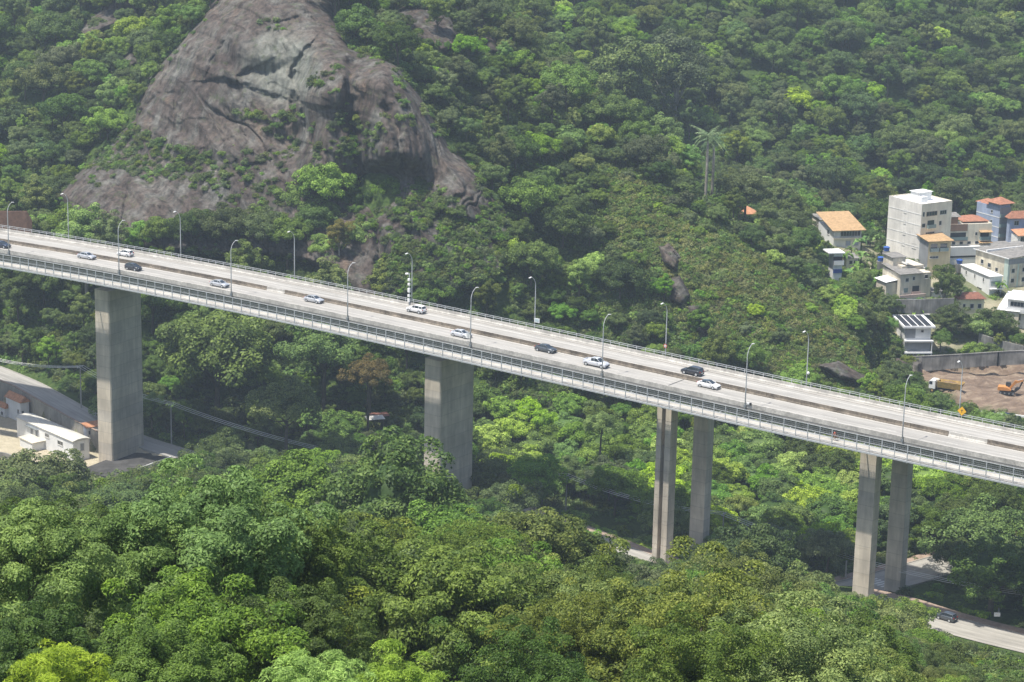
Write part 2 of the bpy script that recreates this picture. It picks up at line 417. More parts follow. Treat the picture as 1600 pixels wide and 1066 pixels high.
PIER_N = [0.745, 3.62, 5.43, 6.785]
PIER_Z = [0.0, 2.0, 6.0, 10.0]
build_bridge()

# ------------------------------------------------------------------ lamps on the bridge
def lamp_post(near):
    r = empty('street_lamp', (0, 0, 0))
    b = MB(); pts = []; H = 12.0; s = 1 if near else -1
    # local +x: along bridge; arm leans over the road (local +y for the near side)
    pts = [(0, 0, 0), (0, 0, 4), (0, 0, 8), (0, 0, H - 2.6)]
    rs = [.13, .11, .095, .08]
    for k in range(1, 7):
        a = k / 6 * rad(72); pts.append((0, s * 2.3 * (1 - math.cos(a)), H - 2.6 + 2.3 * math.sin(a))); rs.append(.08 - .006 * k)
    b.tube(pts, rs, 8); p = b.build('pole', M['galv'], r, True)
    MB().box(-.22, .22, -.22, .22, -.35, .25).build('base_plate', M['galv_dark'], r)
    e = Vector(pts[-1])
    h = MB().box(-.16, .16, 0, .75, -.07, .07, Matrix.Translation(e) @ Matrix.Rotation(rad(-8 if s > 0 else 188), 4, 'X') if s > 0 else Matrix.Translation(e) @ Matrix.Rotation(math.pi, 4, 'Z') @ Matrix.Rotation(rad(-8), 4, 'X'))
    h.build('lamp_head', M['lamp_lens'], r, bevel=.03)
    return r
NEAR_DESC = ['on the near parapet at the far left edge, nearest the dark car', 'on the near parapet above the leftmost wide pier', 'on the near parapet just right of the lone silver sedan', 'on the near parapet between the silver sedan and the white jeep', 'on the near parapet above the second wide pier', 'on the near parapet beside the silver pickup', 'on the near parapet beside the white car meeting the dark suv', 'on the near parapet, rightmost of the near row']
FAR_DESC = ['on the far railing in front of the leftmost low trees', 'on the far railing in front of the foot of the rock dome', 'on the far railing left of the ochre tree', 'on the far railing carrying white boxes in a column', 'on the far railing with a small blank panel at its foot', 'on the far railing with a round red ringed sign', 'on the far railing with a small round white device', 'on the far railing with a yellow diamond sign']
LN = lamp_post(True); LF = lamp_post(False)
FARL = []
for i in range(8):
    for near in (True, False):
        src = LN if near else LF
        o = src if i == 0 else dup(src)
        n = i if near else i + BP['dn']
        p = B(n, -.2, .3) if near else B(n, W + .2, .3)
        o.location = p; o.rotation_euler = (0, 0, Byaw(n))
        tag(o, 'grey curved lamp ' + (NEAR_DESC if near else FAR_DESC)[i], 'street lamp', 'street lamps along the bridge')
        if not near: FARL.append(p)
def onlamp(i, z, near=False): 
    n = i + (0 if near else BP['dn']); return B(n, -.2 if near else W + .2, z), Byaw(n)
def round_sign():
    p, yw = onlamp(5, 2.9); r = empty('speed_sign', p, yw, 'round white road sign with a red ring fixed low on a far side lamp', 'road sign')
    d = MB(); d.tube([(0, -.2, 0), (0, -.23, 0)], .42, 20); d.build('sign_disc', M['red'], r)
    d = MB(); d.tube([(0, -.232, 0), (0, -.24, 0)], .28, 20); d.build('sign_face', M['white'], r)
    d = MB(); d.box(-.16, -.1, -.25, -.243, -.12, .12); d.box(-.03, .03, -.25, -.243, -.12, .12); d.box(.08, .14, -.25, -.243, -.12, .12); d.build('sign_figures', M['trim'], r)
    MB().box(-.04, .04, -.2, -.05, -.1, .1).build('bracket', M['galv'], r)
round_sign()
def panel_sign():
    p, yw = onlamp(4, 2.6); r = empty('panel_sign', p, yw, 'small pale rectangular panel fixed to a far side lamp over the railing', 'road sign')
    MB().box(0, 1.3, -.2, -.16, -.45, .45).build('sign_panel', M['white'], r); MB().box(-.05, 1.2, -.15, -.05, -.04, .04).build('bracket', M['galv'], r)
    MB().box(.12, 1.18, -.212, -.204, -.32, .32).build('sign_face', weathered('sign_blue_grey', (.42, .52, .55), .2, 3, .6), r)
panel_sign()
def diamond():
    p, yw = onlamp(7, 2.2); r = empty('warning_sign', p, yw, 'yellow diamond warning sign on the rightmost far side lamp', 'road sign')
    s = .62; b = MB(); b.prism([(0, 0)], 0, 0) if False else None
    Mx = Matrix.Translation((.55, 0, 0)) @ Matrix.Rotation(rad(45), 4, 'Y'); b.box(-s, s, -.22, -.18, -s, s, Mx); b.build('sign_plate', M['yellow'], r)
    b = MB(); b.box(.5, .6, -.236, -.226, -.3, .3); b.box(.3, .8, -.236, -.226, .1, .2); b.build('sign_symbol', M['trim'], r)
    MB().box(-.04, .5, -.17, -.05, -.04, .04).build('bracket', M['galv'], r)
diamond()
def devices():
    p, yw = onlamp(3, 0); r = empty('equipment_column', p + Vector((-.55, -.1, 0)), yw, 'slim equipment column with white camera and stacked boxes beside a far lamp', 'camera column')
    b = MB(); b.tube([(0, 0, 0), (0, 0, 7.2)], .09, 8); b.build('pole', M['galv'], r)
    for z, h in ((1.0, .7), (2.1, .5), (3.1, .9), (4.6, .5), (5.6, .5)): MB().box(-.28, .28, -.3, .1, z, z + h).build('equipment_box', M['white'], r, bevel=.03)
    c = MB(); c.tube([(-.9, -.1, 7.0), (-.2, -.1, 7.15)], .22, 10); c.tube([(-.2, 0, 7.1), (0, 0, 7.1)], .05, 6); c.build('camera_housing', M['white'], r)
    p, yw = onlamp(6, 3.4); r = empty('dome_camera', p, yw, 'small round white camera fixed to a far lamp near the ridge foot', 'camera')
    c = MB(); c.tube([(.35, -.1, -.25), (.35, -.1, -.1), (.35, -.1, .15), (.35, -.1, .3)], [.12, .26, .26, .1], 12); c.build('camera_housing', M['white'], r, True)
    MB().box(0, .3, -.14, -.06, .16, .22).build('bracket', M['galv'], r)
    p, yw = onlamp(4, 1.6, True); r = empty('hanging_banner', p, yw, 'pale blurred banner hanging from a near side lamp beside a silver sedan', 'banner')
    b = MB(); b.loft([[(-.1 - 1.2 * k / 6, .1 * math.sin(k * 1.3), 0), (-.1 - 1.2 * k / 6, .16 * math.sin(k * 1.3 + .5), 1.3 - .05 * k)] for k in range(7)], close=False); o = b.build('banner_cloth', M['white'], r, fix=False)
    s = o.modifiers.new('solid', 'SOLIDIFY'); s.thickness = .02
    MB().box(-1.3, 0, -.03, .03, 1.3, 1.36).build('banner_rod', M['galv'], r)
    p, yw = onlamp(6, .75, True); r = empty('box_camera', p, yw, 'small white and black device clamped on the near parapet by a lamp', 'camera')
    MB().box(.35, .85, -.1, .2, 0, .3).build('housing', M['white'], r, bevel=.03); MB().box(.95, 1.25, -.1, .25, -.1, .35).build('control_box', M['trim'], r, bevel=.03); MB().box(0, 1.1, 0, .06, -.1, -.02).build('bracket', M['galv'], r)
devices()

# ------------------------------------------------------------------ vehicles
def sec(x, w, zb, zs, zt, wt):            # cross-section ring of a car body at station x: half width w, sill zb, shoulder zs, top zt, top half width wt
    return [(x, -w * .92, zb), (x, -w, zb + .18), (x, -w, zs * .8 + zb * .2), (x, -w * .96, zs), (x, -wt, zt), (x, -wt * .5, zt + .02), (x, wt * .5, zt + .02), (x, wt, zt), (x, w * .96, zs), (x, w, zs * .8 + zb * .2), (x, w, zb + .18), (x, w * .92, zb)]
PAINTS = {}
def vehicle(kind, paint, name, label, n, t, sgn, group=None, roof=None):
    """front faces local +x; sgn=+1 runs to the right of the picture"""
    r = empty(name, B(n, t, .005), Byaw(n) + (0 if sgn > 0 else math.pi), label, 'suv' if kind in ('suv', 'jeep') else ('pickup' if kind == 'pickup' else 'car'), group)
    r.rotation_euler = (0, 0, Byaw(n) + (0 if sgn > 0 else math.pi)); car_parts(r, kind, paint, roof); return r
def car_parts(r, kind, paint, roof=None):
    if kind == 'sedan': L, Wd, H, S = 4.5, 1.78, 1.45, [(-2.25, .55, .62), (-2.15, .5, .98), (-1.5, .5, 1.02), (1.0, .5, .98), (1.9, .5, .84), (2.2, .5, .7), (2.25, .55, .55)]; G = [(-1.75, 1.0, 1.0, .70), (-1.15, 1.02, 1.36, .58), (-.3, 1.0, 1.45, .58), (.25, .99, 1.42, .58), (1.15, .97, .99, .72)]
    elif kind == 'hatch': L, Wd, H, S = 3.9, 1.72, 1.5, [(-1.95, .55, .7), (-1.88, .5, .98), (-1.4, .5, 1.02), (.9, .5, .98), (1.6, .5, .88), (1.88, .5, .7), (1.95, .55, .55)]; G = [(-1.9, .98, 1.0, .7), (-1.5, 1.02, 1.42, .58), (-.5, 1.0, 1.5, .58), (.25, .99, 1.46, .58), (1.1, .97, 1.0, .7)]
    elif kind in ('suv', 'jeep'):
        L, Wd, H, S = 4.4, 1.84, 1.68, [(-2.2, .6, .8), (-2.15, .45, 1.05), (-1.5, .45, 1.12), (.9, .45, 1.1), (1.8, .45, 1.02), (2.12, .45, .85), (2.2, .6, .6)]
        G = [(-2.12, 1.08, 1.1, .72), (-1.85, 1.1, 1.58, .64), (-.6, 1.1, 1.68, .64), (.25, 1.1, 1.64, .64), (1.0 if kind == 'suv' else .8, 1.08, 1.1, .74)]
    else: L, Wd, H, S = 5.3, 1.86, 1.8, [(-2.65, .7, .8), (-2.6, .5, 1.1), (-1.5, .5, 1.12), (.95, .5, 1.12), (2.0, .5, 1.08), (2.55, .5, .9), (2.65, .6, .65)]; G = [(-.85, 1.1, 1.12, .76), (-.75, 1.1, 1.68, .64), (.1, 1.1, 1.78, .64), (.55, 1.1, 1.75, .64), (1.35, 1.1, 1.12, .74)]
    w = Wd / 2; zb = .22 if kind in ('sedan', 'hatch') else .32
    body = MB()
    st = []
    for i, (x, mn, zs) in enumerate(S):
        ww = w * (.9 if i in (0, len(S) - 1) else (.97 if i in (1, len(S) - 2) else 1)); st.append(sec(x, ww, zb, zs - .05, zs, ww * .86))
    body.loft(st, cap=True)
    fw, rw = L / 2 - .85, -L / 2 + .82
    if kind == 'pickup':
        bo = body
        bo.box(-2.6, -.95, -w * .93, -w * .8, 1.0, 1.25); bo.box(-2.6, -.95, w * .8, w * .93, 1.0, 1.25); bo.box(-2.62, -2.52, -w * .93, w * .93, 1.0, 1.25)
    b = body.build('body', paint, r, True, bevel=0)
    for p in b.data.polygons: p.use_smooth = True
    # greenhouse: glass block with painted roof and pillars
    g = MB(); gs = [[(x, -w * .93 * (q / .72) * .78 if False else -q - .1, zl), (x, -q, zt), (x, q, zt), (x, q + .1, zl)] for x, zl, zt, q in G]
    g.loft(gs, cap=True); g.build('windows', M['glass'], r)
    rf = MB(); top = [(x, zt, q) for x, zl, zt, q in G[1:-1]]
    rf.loft([[(x, -q - .015, zt - .04), (x, -q + .05, zt + .03), (x, q - .05, zt + .03), (x, q + .015, zt - .04)] for x, zt, q in [(top[0][0] - .12, top[0][1], top[0][2])] + top + [(top[-1][0] + .1, top[-1][1] - .03, top[-1][2])]], cap=True)
    rf.build('roof', roof or paint, r)
    pl = MB()
    for s in (-1, 1):
        for a, c in ((0, 1), (4, 3)):
            x0, zl, zt, q = G[a]; x1, zl1, zt1, q1 = G[c]
            pl.tube([(x0, s * (q + .0), max(zt, zl)), (x1, s * (q1 + .01), zt1)], .05, 5)
        for fx in (-.05, ): 
            q = G[2][3]; pl.tube([(fx, s * (q + .11), 1.0), (fx - .03, s * (q + .02), G[2][2])], .04, 5)
        if kind != 'pickup': pl.tube([(-1.15, s * (G[1][3] + .12), 1.0), (-1.2, s * (G[1][3] + .02), G[1][2])], .06, 5)
    pl.build('pillar', paint, r)
    R = .33 if kind in ('sedan', 'hatch') else .38
    for x in (fw, rw):
        for s in (-1, 1):
            t = MB(); t.tube([(x, s * (w - .2), R), (x, s * (w + .02), R)], R, 18); o = t.build('wheel', M['rubber'], r)
            t = MB(); t.tube([(x, s * (w + .0), R), (x, s * (w + .03), R)], R * .62, 12); t.build('rim', M['galv'], o)
            a = MB(); a.loft([[(x + (R + .09) * math.cos(k * math.pi / 8), s * (w - .1), R + (R + .09) * math.sin(k * math.pi / 8)), (x + (R + .09) * math.cos(k * math.pi / 8), s * (w + .012), R + (R + .09) * math.sin(k * math.pi / 8))] for k in range(9)], close=False)
            a.build('wheel_arch', M['trim'], r, fix=False)
    for s in (-1, 1):
        MB().box(L / 2 - .25, L / 2 - .01, s * w * .62 - .2, s * w * .62 + .2, S[-2][2] - .18, S[-2][2] - .02).build('headlight', M['lamp_lens'], r, bevel=.02)
        MB().box(-L / 2 + .0, -L / 2 + .12, s * w * .72 - .16, s * w * .72 + .16, .78, 1.0).build('tail_light', M['red'], r)
        MB().box(.72, .9, s * (w + .02) - .0, s * (w + .16), 1.0, 1.14).build('mirror', paint, r) if s > 0 else MB().box(.72, .9, -w - .16, -w - .02, 1.0, 1.14).build('mirror', paint, r)
    MB().box(L / 2 - .04, L / 2 + .03, -w * .75, w * .75, .3, .55).build('front_bumper', M['trim'], r, bevel=.02)
    MB().box(-L / 2 - .03, -L / 2 + .04, -w * .75, w * .75, .3, .5).build('rear_bumper', M['trim'], r, bevel=.02)
    MB().box(-L / 2 - .045, -L / 2 - .031, -.25, .25, .55, .68).build('number_plate', M['white'], r)
SILVER = carpaint('silver_paint', (.55, .57, .60), .35); WHITE = carpaint('white_car_paint', (.8, .8, .8), 0); DARK = carpaint('dark_grey_paint', (.05, .055, .065), .4); GREY = carpaint('grey_paint', (.10, .115, .13), .5); PALE = carpaint('pale_silver_paint', (.68, .70, .74), .25); BLUE = carpaint('dark_blue_paint', (.03, .045, .08), .4)
def mid(n): return n
vehicle('sedan', BLUE, 'parked_car' if False else 'dark_sedan', 'dark car cut by the left edge of the picture on the near lanes', -.19, 4.6, 1)
vehicle('sedan', SILVER, 'silver_sedan', 'silver sedan behind the white car, leftmost of the light cars on the bridge', .52, 7.0, 1)
vehicle('hatch', WHITE, 'white_hatchback', 'white car driving left on the far lanes near the leftmost pier', .68, 14.4, -1)
vehicle('hatch', DARK, 'dark_hatchback', 'dark grey small car above the leftmost wide pier', 1.0, 4.7, 1)
vehicle('sedan', SILVER, 'silver_sedan', 'silver sedan alone right of the first wide pier beside a lamp', 1.77, 4.6, 1)
vehicle('sedan', SILVER, 'silver_sedan', 'silver car close to the median wall, left of the white jeep', 2.53, 7.0, 1)
vehicle('jeep', WHITE, 'white_suv', 'white boxy suv driving left on the far lanes beside the equipment lamp', 3.21, 14.4, -1)
vehicle('sedan', PALE, 'silver_sedan', 'pale silver sedan above the second wide pier with a banner in front', 3.81, 4.7, 1)
vehicle('sedan', GREY, 'dark_sedan', 'dark grey sedan close to the median wall ahead of the silver pickup', 4.42, 7.0, 1)
vehicle('pickup', PALE, 'silver_pickup', 'silver double cab pickup truck on the near lanes', 4.85, 4.8, 1)
vehicle('suv', DARK, 'dark_suv', 'dark grey suv driving left beside the median wall', 5.39, 12.6, -1)
vehicle('sedan', WHITE, 'white_sedan', 'white sedan with black glass roof meeting the dark suv, rightmost car on the bridge', 5.62, 6.8, 1, roof=M['glass'])

# person on a bicycle on the cycle path
def cyclist():
    n = 6.62; p = B(n, -2.3, -1.75); yw = Byaw(n)
    b = empty('bicycle', p, yw, 'dark bicycle ridden along the fenced cycle path', 'bicycle')
    for x in (-.52, .52):
        m = MB(); m.tube([(x + .33 * math.cos(a), 0, .34 + .33 * math.sin(a)) for a in np.linspace(0, 2 * math.pi, 17)], .022, 5, False); m.build('wheel', M['rubber'], b)
    m = MB(); m.tube([(-.52, 0, .34), (-.1, 0, .3), (.4, 0, .8), (-.2, 0, .82), (-.1, 0, .3)], .022, 5); m.tube([(-.52, 0, .34), (-.2, 0, .82), (-.24, 0, .95)], .018, 5); m.tube([(.52, 0, .34), (.38, 0, .95)], .02, 5); m.build('frame', M['red'], b)
    m = MB(); m.tube([(.42, -.28, 1.0), (.36, 0, .98), (.42, .28, 1.0)], .018, 5); m.build('handlebar', M['trim'], b)
    MB().box(-.36, -.1, -.07, .07, .94, .99).build('saddle', M['trim'], b, bevel=.02)
    skin = weathered('skin', (.30, .18, .12), .1, 3, .6)
    me = bpy.data.meshes.new('person')
    J = [(-.22, 0, 1.02), (-.12, 0, 1.22), (.04, 0, 1.48), (.08, 0, 1.58), (.14, 0, 1.72),            # pelvis, waist, chest, neck, head
         (-.16, .1, 1.0), (.18, .12, .78), (.0, .1, .38), (.12, .1, .34), (-.16, -.1, 1.0), (.1, -.12, .62), (-.14, -.1, .2), (0, -.1, .16),
         (.04, .2, 1.46), (.2, .27, 1.24), (.4, .27, 1.03), (.04, -.2, 1.46), (.2, -.27, 1.24), (.4, -.27, 1.03)]
    E = [(0, 1), (1, 2), (2, 3), (3, 4), (0, 5), (5, 6), (6, 7), (7, 8), (0, 9), (9, 10), (10, 11), (11, 12), (2, 13), (13, 14), (14, 15), (2, 16), (16, 17), (17, 18)]
    Rr = [.15, .14, .17, .055, .11, .1, .07, .045, .04, .1, .07, .045, .04, .06, .045, .035, .06, .045, .035]
    me.from_pydata(J, E, []); me.materials.append(skin); o = bpy.data.objects.new('person', me); COL.objects.link(o)
    o.location = p; o.rotation_euler = (0, 0, yw)
    tag(o, 'person in a red top cycling along the fenced path, bent over the handlebar', 'person')
    sk = o.modifiers.new('skin', 'SKIN')
    for i, v in enumerate(me.skin_vertices[0].data if me.skin_vertices else []): v.radius = (Rr[i], Rr[i])
    if not me.skin_vertices:
        bm = bmesh.new(); bm.from_mesh(me); l = bm.verts.layers.skin.verify()
        bm.verts.ensure_lookup_table()
        for i, v in enumerate(bm.verts): v[l].radius = (Rr[i], Rr[i]); v[l].use_root = (i == 0)
        bm.to_mesh(me); bm.free()
    o.modifiers.new('sub', 'SUBSURF').levels = 1
    top = MB(); top.tube([(-.2, 0, 1.06), (-.1, 0, 1.24), (.03, 0, 1.5), (.06, 0, 1.55)], [.17, .165, .2, .1], 10); top.build('shirt', M['red'], o, True)
    hr = MB(); hr.tube([(.1, 0, 1.7), (.12, 0, 1.8), (.13, 0, 1.86)], [.12, .125, .05], 10); hr.build('hair', M['trim'], o, True)
    sh = MB()
    for s, kz in ((.1, (.18, .12, .78)), (-.1, (.1, -.12, .62))): sh.tube([(-.2, s, 1.03), ((-.2 + kz[0]) / 2, (s + kz[1]) / 2, (1.03 + kz[2]) / 2 + .02)], [.13, .1], 8)
    sh.build('shorts', M['trim'], o, True)
cyclist()

# ------------------------------------------------------------------ terrain
ROCK_CP = [  # px, py, distance: surface of the big rock
 (60,300,640),(120,290,622),(120,360,600),(200,370,592),(200,300,610),(160,240,636),(220,190,634),(215,150,644),(250,110,646),(300,45,652),(345,-5,660),(345,-60,700),
 (250,220,624),(300,340,594),(300,270,609),(300,180,620),(300,120,630),(360,330,594),(360,250,606),(360,175,617),(370,120,623),(390,60,628),(400,20,636),(410,-20,652),(420,-60,690),
 (430,320,592),(430,250,603),(430,180,612),(450,150,617),(440,90,622),(450,40,630),(480,0,645),(500,-50,690),
 (480,290,594),(472,200,608),(485,150,604),(500,110,608),(480,70,618),(500,260,592),(510,180,599),(540,110,604),(560,80,614),(560,40,640),(590,0,668),
 (545,260,596),(548,190,602),(600,250,584),(600,180,589),(600,130,594),(610,100,604),(640,200,588),(650,250,584),(660,170,600),(690,240,592),(690,180,606),(640,100,620),(640,40,650),
 (480,400,578),(420,400,582),(560,330,584),(590,380,572),(585,440,566),(640,300,576),(640,370,569),(640,440,562),(700,300,578),(700,360,569),(700,440,560),(760,330,580),(770,400,566),(770,450,560),(800,300,594),(820,400,572),(740,270,586),(760,220,606),(730,100,640)]
_rc = np.array(ROCK_CP, float)
_bt = (_rc[:, 0] >= 478) & (_rc[:, 0] <= 662) & (_rc[:, 1] >= 104) & (_rc[:, 1] <= 262); _rc[_bt, 2] -= 4.5
_rc = np.concatenate([_rc, [(570, 150, 596), (572, 230, 590), (625, 150, 592), (500, 215, 593), (560, 300, 596), (610, 285, 594), (655, 290, 588), (462, 230, 606), (465, 120, 620), (560, 95, 610)]])
def tps_fit(xy, z, smoothv=0.0):
    n = len(xy); d = np.hypot(xy[:, None, 0] - xy[None, :, 0], xy[:, None, 1] - xy[None, :, 1])
    K = d * d * np.log(d + 1e-9); K[np.diag_indices(n)] = smoothv
    Pm = np.concatenate([np.ones((n, 1)), xy], 1)
    A = np.zeros((n + 3, n + 3)); A[:n, :n] = K; A[:n, n:] = Pm; A[n:, :n] = Pm.T
    return np.linalg.solve(A, np.concatenate([z, np.zeros(3)]))
def tps_eval(xy, wts, x, y):
    sh = np.shape(x); x = np.ravel(x); y = np.ravel(y); out = np.empty(len(x))
    for i in range(0, len(x), 20000):
        a = x[i:i + 20000, None] - xy[None, :, 0]; b = y[i:i + 20000, None] - xy[None, :, 1]
        r2 = a * a + b * b; out[i:i + 20000] = (.5 * r2 * np.log(r2 + 1e-12)) @ wts[:-3] + wts[-3] + wts[-2] * x[i:i + 20000] + wts[-1] * y[i:i + 20000]
    return out.reshape(sh)
_rw = tps_fit(_rc[:, :2] / 100, _rc[:, 2], .02)
def rockD(px, py): return tps_eval(_rc[:, :2] / 100, _rw, np.asarray(px) / 100, np.asarray(py) / 100)

GC = []      # world ground control points
def gp(px, py, D, c=0):
    p = P(px, py, D); GC.append((p[0], p[1], p[2] - c))
def gw(x, y, z): GC.append((x, y, z))
for x in (-400, 0, 400): gw(x, -100, 150 - abs(x) * .1); gw(x, 0, 146 - abs(x) * .1)
for x in (-120, -40, 40, 120): gw(x, 60, 122 - abs(x) * .06); gw(x, 125, 102 - abs(x) * .06)
for x in (-220, 220): gw(x, 200, 70); gw(x, 350, 30)
for x, y, z in ((-100, 220, 72), (-40, 220, 74), (20, 220, 70), (80, 220, 64), (-100, 300, 48), (-40, 300, 50), (20, 300, 46), (80, 300, 40),
                (-110, 380, 26), (-50, 380, 28), (0, 370, 26), (40, 350, 26), (80, 340, 24), (120, 330, 22),
                (-130, 450, 12), (-90, 450, 12), (-50, 450, 14), (-20, 430, 12), (10, 410, 11), (45, 385, 12), (75, 370, 12), (120, 360, 12),
                (-150, 500, 0), (-110, 490, 0), (-92, 512, 0), (-60, 490, 3), (-30, 480, 4), (0, 470, 5), (25, 445, 7), (50, 420, 9), (70, 400, 11), (100, 390, 11), (130, 400, 11),
                (-70, 525, 2), (-40, 530, 5), (0, 530, 4), (40, 500, 5), (80, 470, 8), (130, 470, 8), (180, 450, 9), (20, 550, 9), (60, 530, 8), (200, 560, 10),
                (-120, 530, 2), (-140, 545, 6), (-110, 545, 6), (-90, 545, 5), (-180, 520, 6), (-220, 560, 25), (-300, 500, 30)): gw(x, y, z)
# hill foot behind the bridge (canopy points, trees subtracted)
for a in ((50, 500, 580, 7), (50, 345, 612, 7), (250, 520, 562, 8), (250, 400, 583, 7), (450, 560, 550, 9), (450, 440, 566, 8), (600, 470, 560, 7), (760, 480, 556, 7), (700, 560, 545, 9), (900, 520, 552, 6), (1000, 540, 548, 6), (1150, 580, 540, 5), (1300, 620, 535, 5)): gp(*a)
# ridge crest running down to the right
for a in ((1390, 590, 560, 3), (1300, 505, 566, 4), (1200, 425, 574, 4), (1100, 372, 584, 4), (1000, 292, 600, 5), (930, 225, 618, 5), (870, 165, 632, 6), (800, 85, 650, 6), (720, 10, 664, 6), (640, -60, 690, 4),
          (850, 380, 582, 6), (850, 270, 604, 6), (960, 400, 578, 5), (1060, 460, 566, 4), (1160, 520, 556, 4), (780, 180, 622, 6)): gp(*a)
# behind the ridge: valley with the town, then the wooded slope
for a in ((1420, 590, 556, 0), (1600, 640, 530, 0), (1600, 585, 568, 0), (1500, 560, 582, 0), (1600, 550, 590, 0), (1420, 500, 600, 0), (1320, 440, 622, 0), (1450, 470, 612, 0), (1560, 480, 612, 0), (1600, 420, 650, 0), (1500, 410, 652, 0), (1400, 400, 655, 0), (1300, 375, 672, 0), (1200, 350, 690, 2), (1100, 330, 712, 5), (1000, 260, 716, 6),
          (1450, 350, 705, 3), (1600, 385, 695, 0), (1100, 230, 742, 8), (1250, 250, 745, 8), (1400, 250, 752, 8), (1600, 280, 752, 8), (1000, 130, 770, 9), (1200, 130, 790, 9), (1400, 120, 806, 9), (1600, 120, 815, 9), (900, 40, 780, 8), (1100, 10, 830, 9), (1350, 0, 860, 9), (1600, 0, 880, 9), (1700, 300, 740, 8), (1700, 100, 830, 8)): gp(*a)
# left wooded slope
for a in ((0, 330, 620, 7), (100, 310, 632, 7), (0, 200, 668, 7), (100, 200, 662, 7), (180, 170, 668, 6), (0, 100, 705, 7), (120, 100, 698, 7), (230, 70, 690, 6), (0, 0, 760, 7), (150, 20, 740, 5), (280, 0, 728, 6), (-100, 100, 720, 7), (-100, 250, 660, 7), (-100, 0, 770, 7)): gp(*a)
# inside the rock: ground stays a little behind its face
for (px, py, D) in ROCK_CP[::1]:
    if 200 < px < 790 and -30 < py < 420: gp(px, py, D + 5, 0)
for x in (-500, -200, 100, 400, 600): gw(x, 1100, 128); gw(x, 1500, 150); gw(x, 2400, 140)
for y in (600, 800): gw(-450, y, 70); gw(450, y, 40)
_g = np.array(GC); _gk = []
for i, g in enumerate(_g):      # drop control points too near an earlier one
    if all((g[0] - _g[j][0]) ** 2 + (g[1] - _g[j][1]) ** 2 > 16 for j in _gk): _gk.append(i)
_g = _g[_gk]; _gw = tps_fit(_g[:, :2] / 100, _g[:, 2], .004)
PLATS = []     # (polyline xy, z list, half width, blend) graded strips
def grade(pts, hw, bl): PLATS.append((np.array(pts, float), hw, bl))
def ground(x, y, detail=True):
    x = np.asarray(x, float); y = np.asarray(y, float)
    z = tps_eval(_g[:, :2] / 100, _gw, x / 100, y / 100)
    if detail: z = z + fbm(x / 18, y / 18, 3, 3) * 1.0
    for pts, hw, bl in PLATS:
        d = np.full(x.shape, 1e9); zz = np.zeros(x.shape)
        for a, b in zip(pts[:-1], pts[1:]):
            v = b[:2] - a[:2]; t = np.clip(((x - a[0]) * v[0] + (y - a[1]) * v[1]) / (v @ v), 0, 1)
            dd = np.hypot(x - a[0] - t * v[0], y - a[1] - t * v[1]); m = dd < d; d = np.where(m, dd, d); zz = np.where(m, a[2] + (b[2] - a[2]) * t, zz)
        k = 1 - smooth(hw, hw + bl, d); z = z * (1 - k) + (zz - .12) * k
    return z
def G1(x, y): return float(ground(np.array([x]), np.array([y]))[0])

def hit(px, py, lo=60, hi=1100):
    D = np.arange(lo, hi, 2.0); p = P(np.full(D.shape, float(px)), np.full(D.shape, float(py)), D)
    e = p[:, 2] - ground(p[:, 0], p[:, 1]); k = np.where(e < 0)[0]
    if len(k) == 0: return hi
    k = k[0]; return float(D[k] if k == 0 else D[k - 1] + 2 * e[k - 1] / (e[k - 1] - e[k]))
# graded strips: streets, yards
def pzl(l, z): return [tuple(PZ(a, b, z if len(l[0]) == 2 else c[0])) for a, b, *c in l]
ROAD_A = [PZ(900, 842, 9.0), PZ(990, 872, 9.3), PZ(1120, 905, 9.8), PZ(1240, 925, 10.2), PZ(1330, 918, 10.6), PZ(1400, 900, 10.8), PZ(1480, 880, 11), PZ(1560, 858, 11), PZ(1680, 830, 11)]
ROAD_A = [PZ(800, 800, 8.5), PZ(860, 824, 8.8), PZ(930, 850, 9.0), PZ(1000, 878, 9.4), PZ(1100, 905, 9.8), PZ(1210, 930, 10.2), PZ(1310, 926, 10.6), PZ(1400, 903, 10.8), PZ(1480, 880, 11), PZ(1560, 858, 11), PZ(1680, 830, 11)]
ROAD_B = [PZ(1330, 935, 12), PZ(1400, 950, 12), PZ(1470, 973, 12), PZ(1540, 992, 12), PZ(1640, 1016, 12), PZ(1760, 1046, 12)]
ROAD_L = [PZ(-80, 556, 6.5), PZ(-10, 576, 6.3), PZ(50, 601, 6), PZ(100, 629, 5.8), PZ(145, 654, 5.2), PZ(185, 674, 3.8), PZ(240, 694, 2), PZ(300, 712, 1), PZ(420, 735, 1)]
grade(ROAD_A, 5.5, 8); grade(ROAD_B, 5, 6); grade(ROAD_L, 4.2, 3)
_rl = np.array(ROAD_L); _tl = np.gradient(_rl[:, :2], axis=0); _tl /= np.linalg.norm(_tl, axis=1, keepdims=True); _nl = np.stack([_tl[:, 1], -_tl[:, 0]], 1)   # towards the yard
yard = [(p[0] + n[0] * 17.2, p[1] + n[1] * 17.2, 0.0) for p, n in zip(_rl[:6], _nl[:6])]
grade(yard, 12.7, .4)
WALL_L = [(p[0] + n[0] * 4.7, p[1] + n[1] * 4.7, p[2] + .25) for p, n in zip(_rl[:6], _nl[:6])]
site = [PZ(1440, 606, 7.5), PZ(1520, 606, 7.5), PZ(1620, 606, 7.5), PZ(1750, 612, 7.5)]
grade(site, 13, 5)

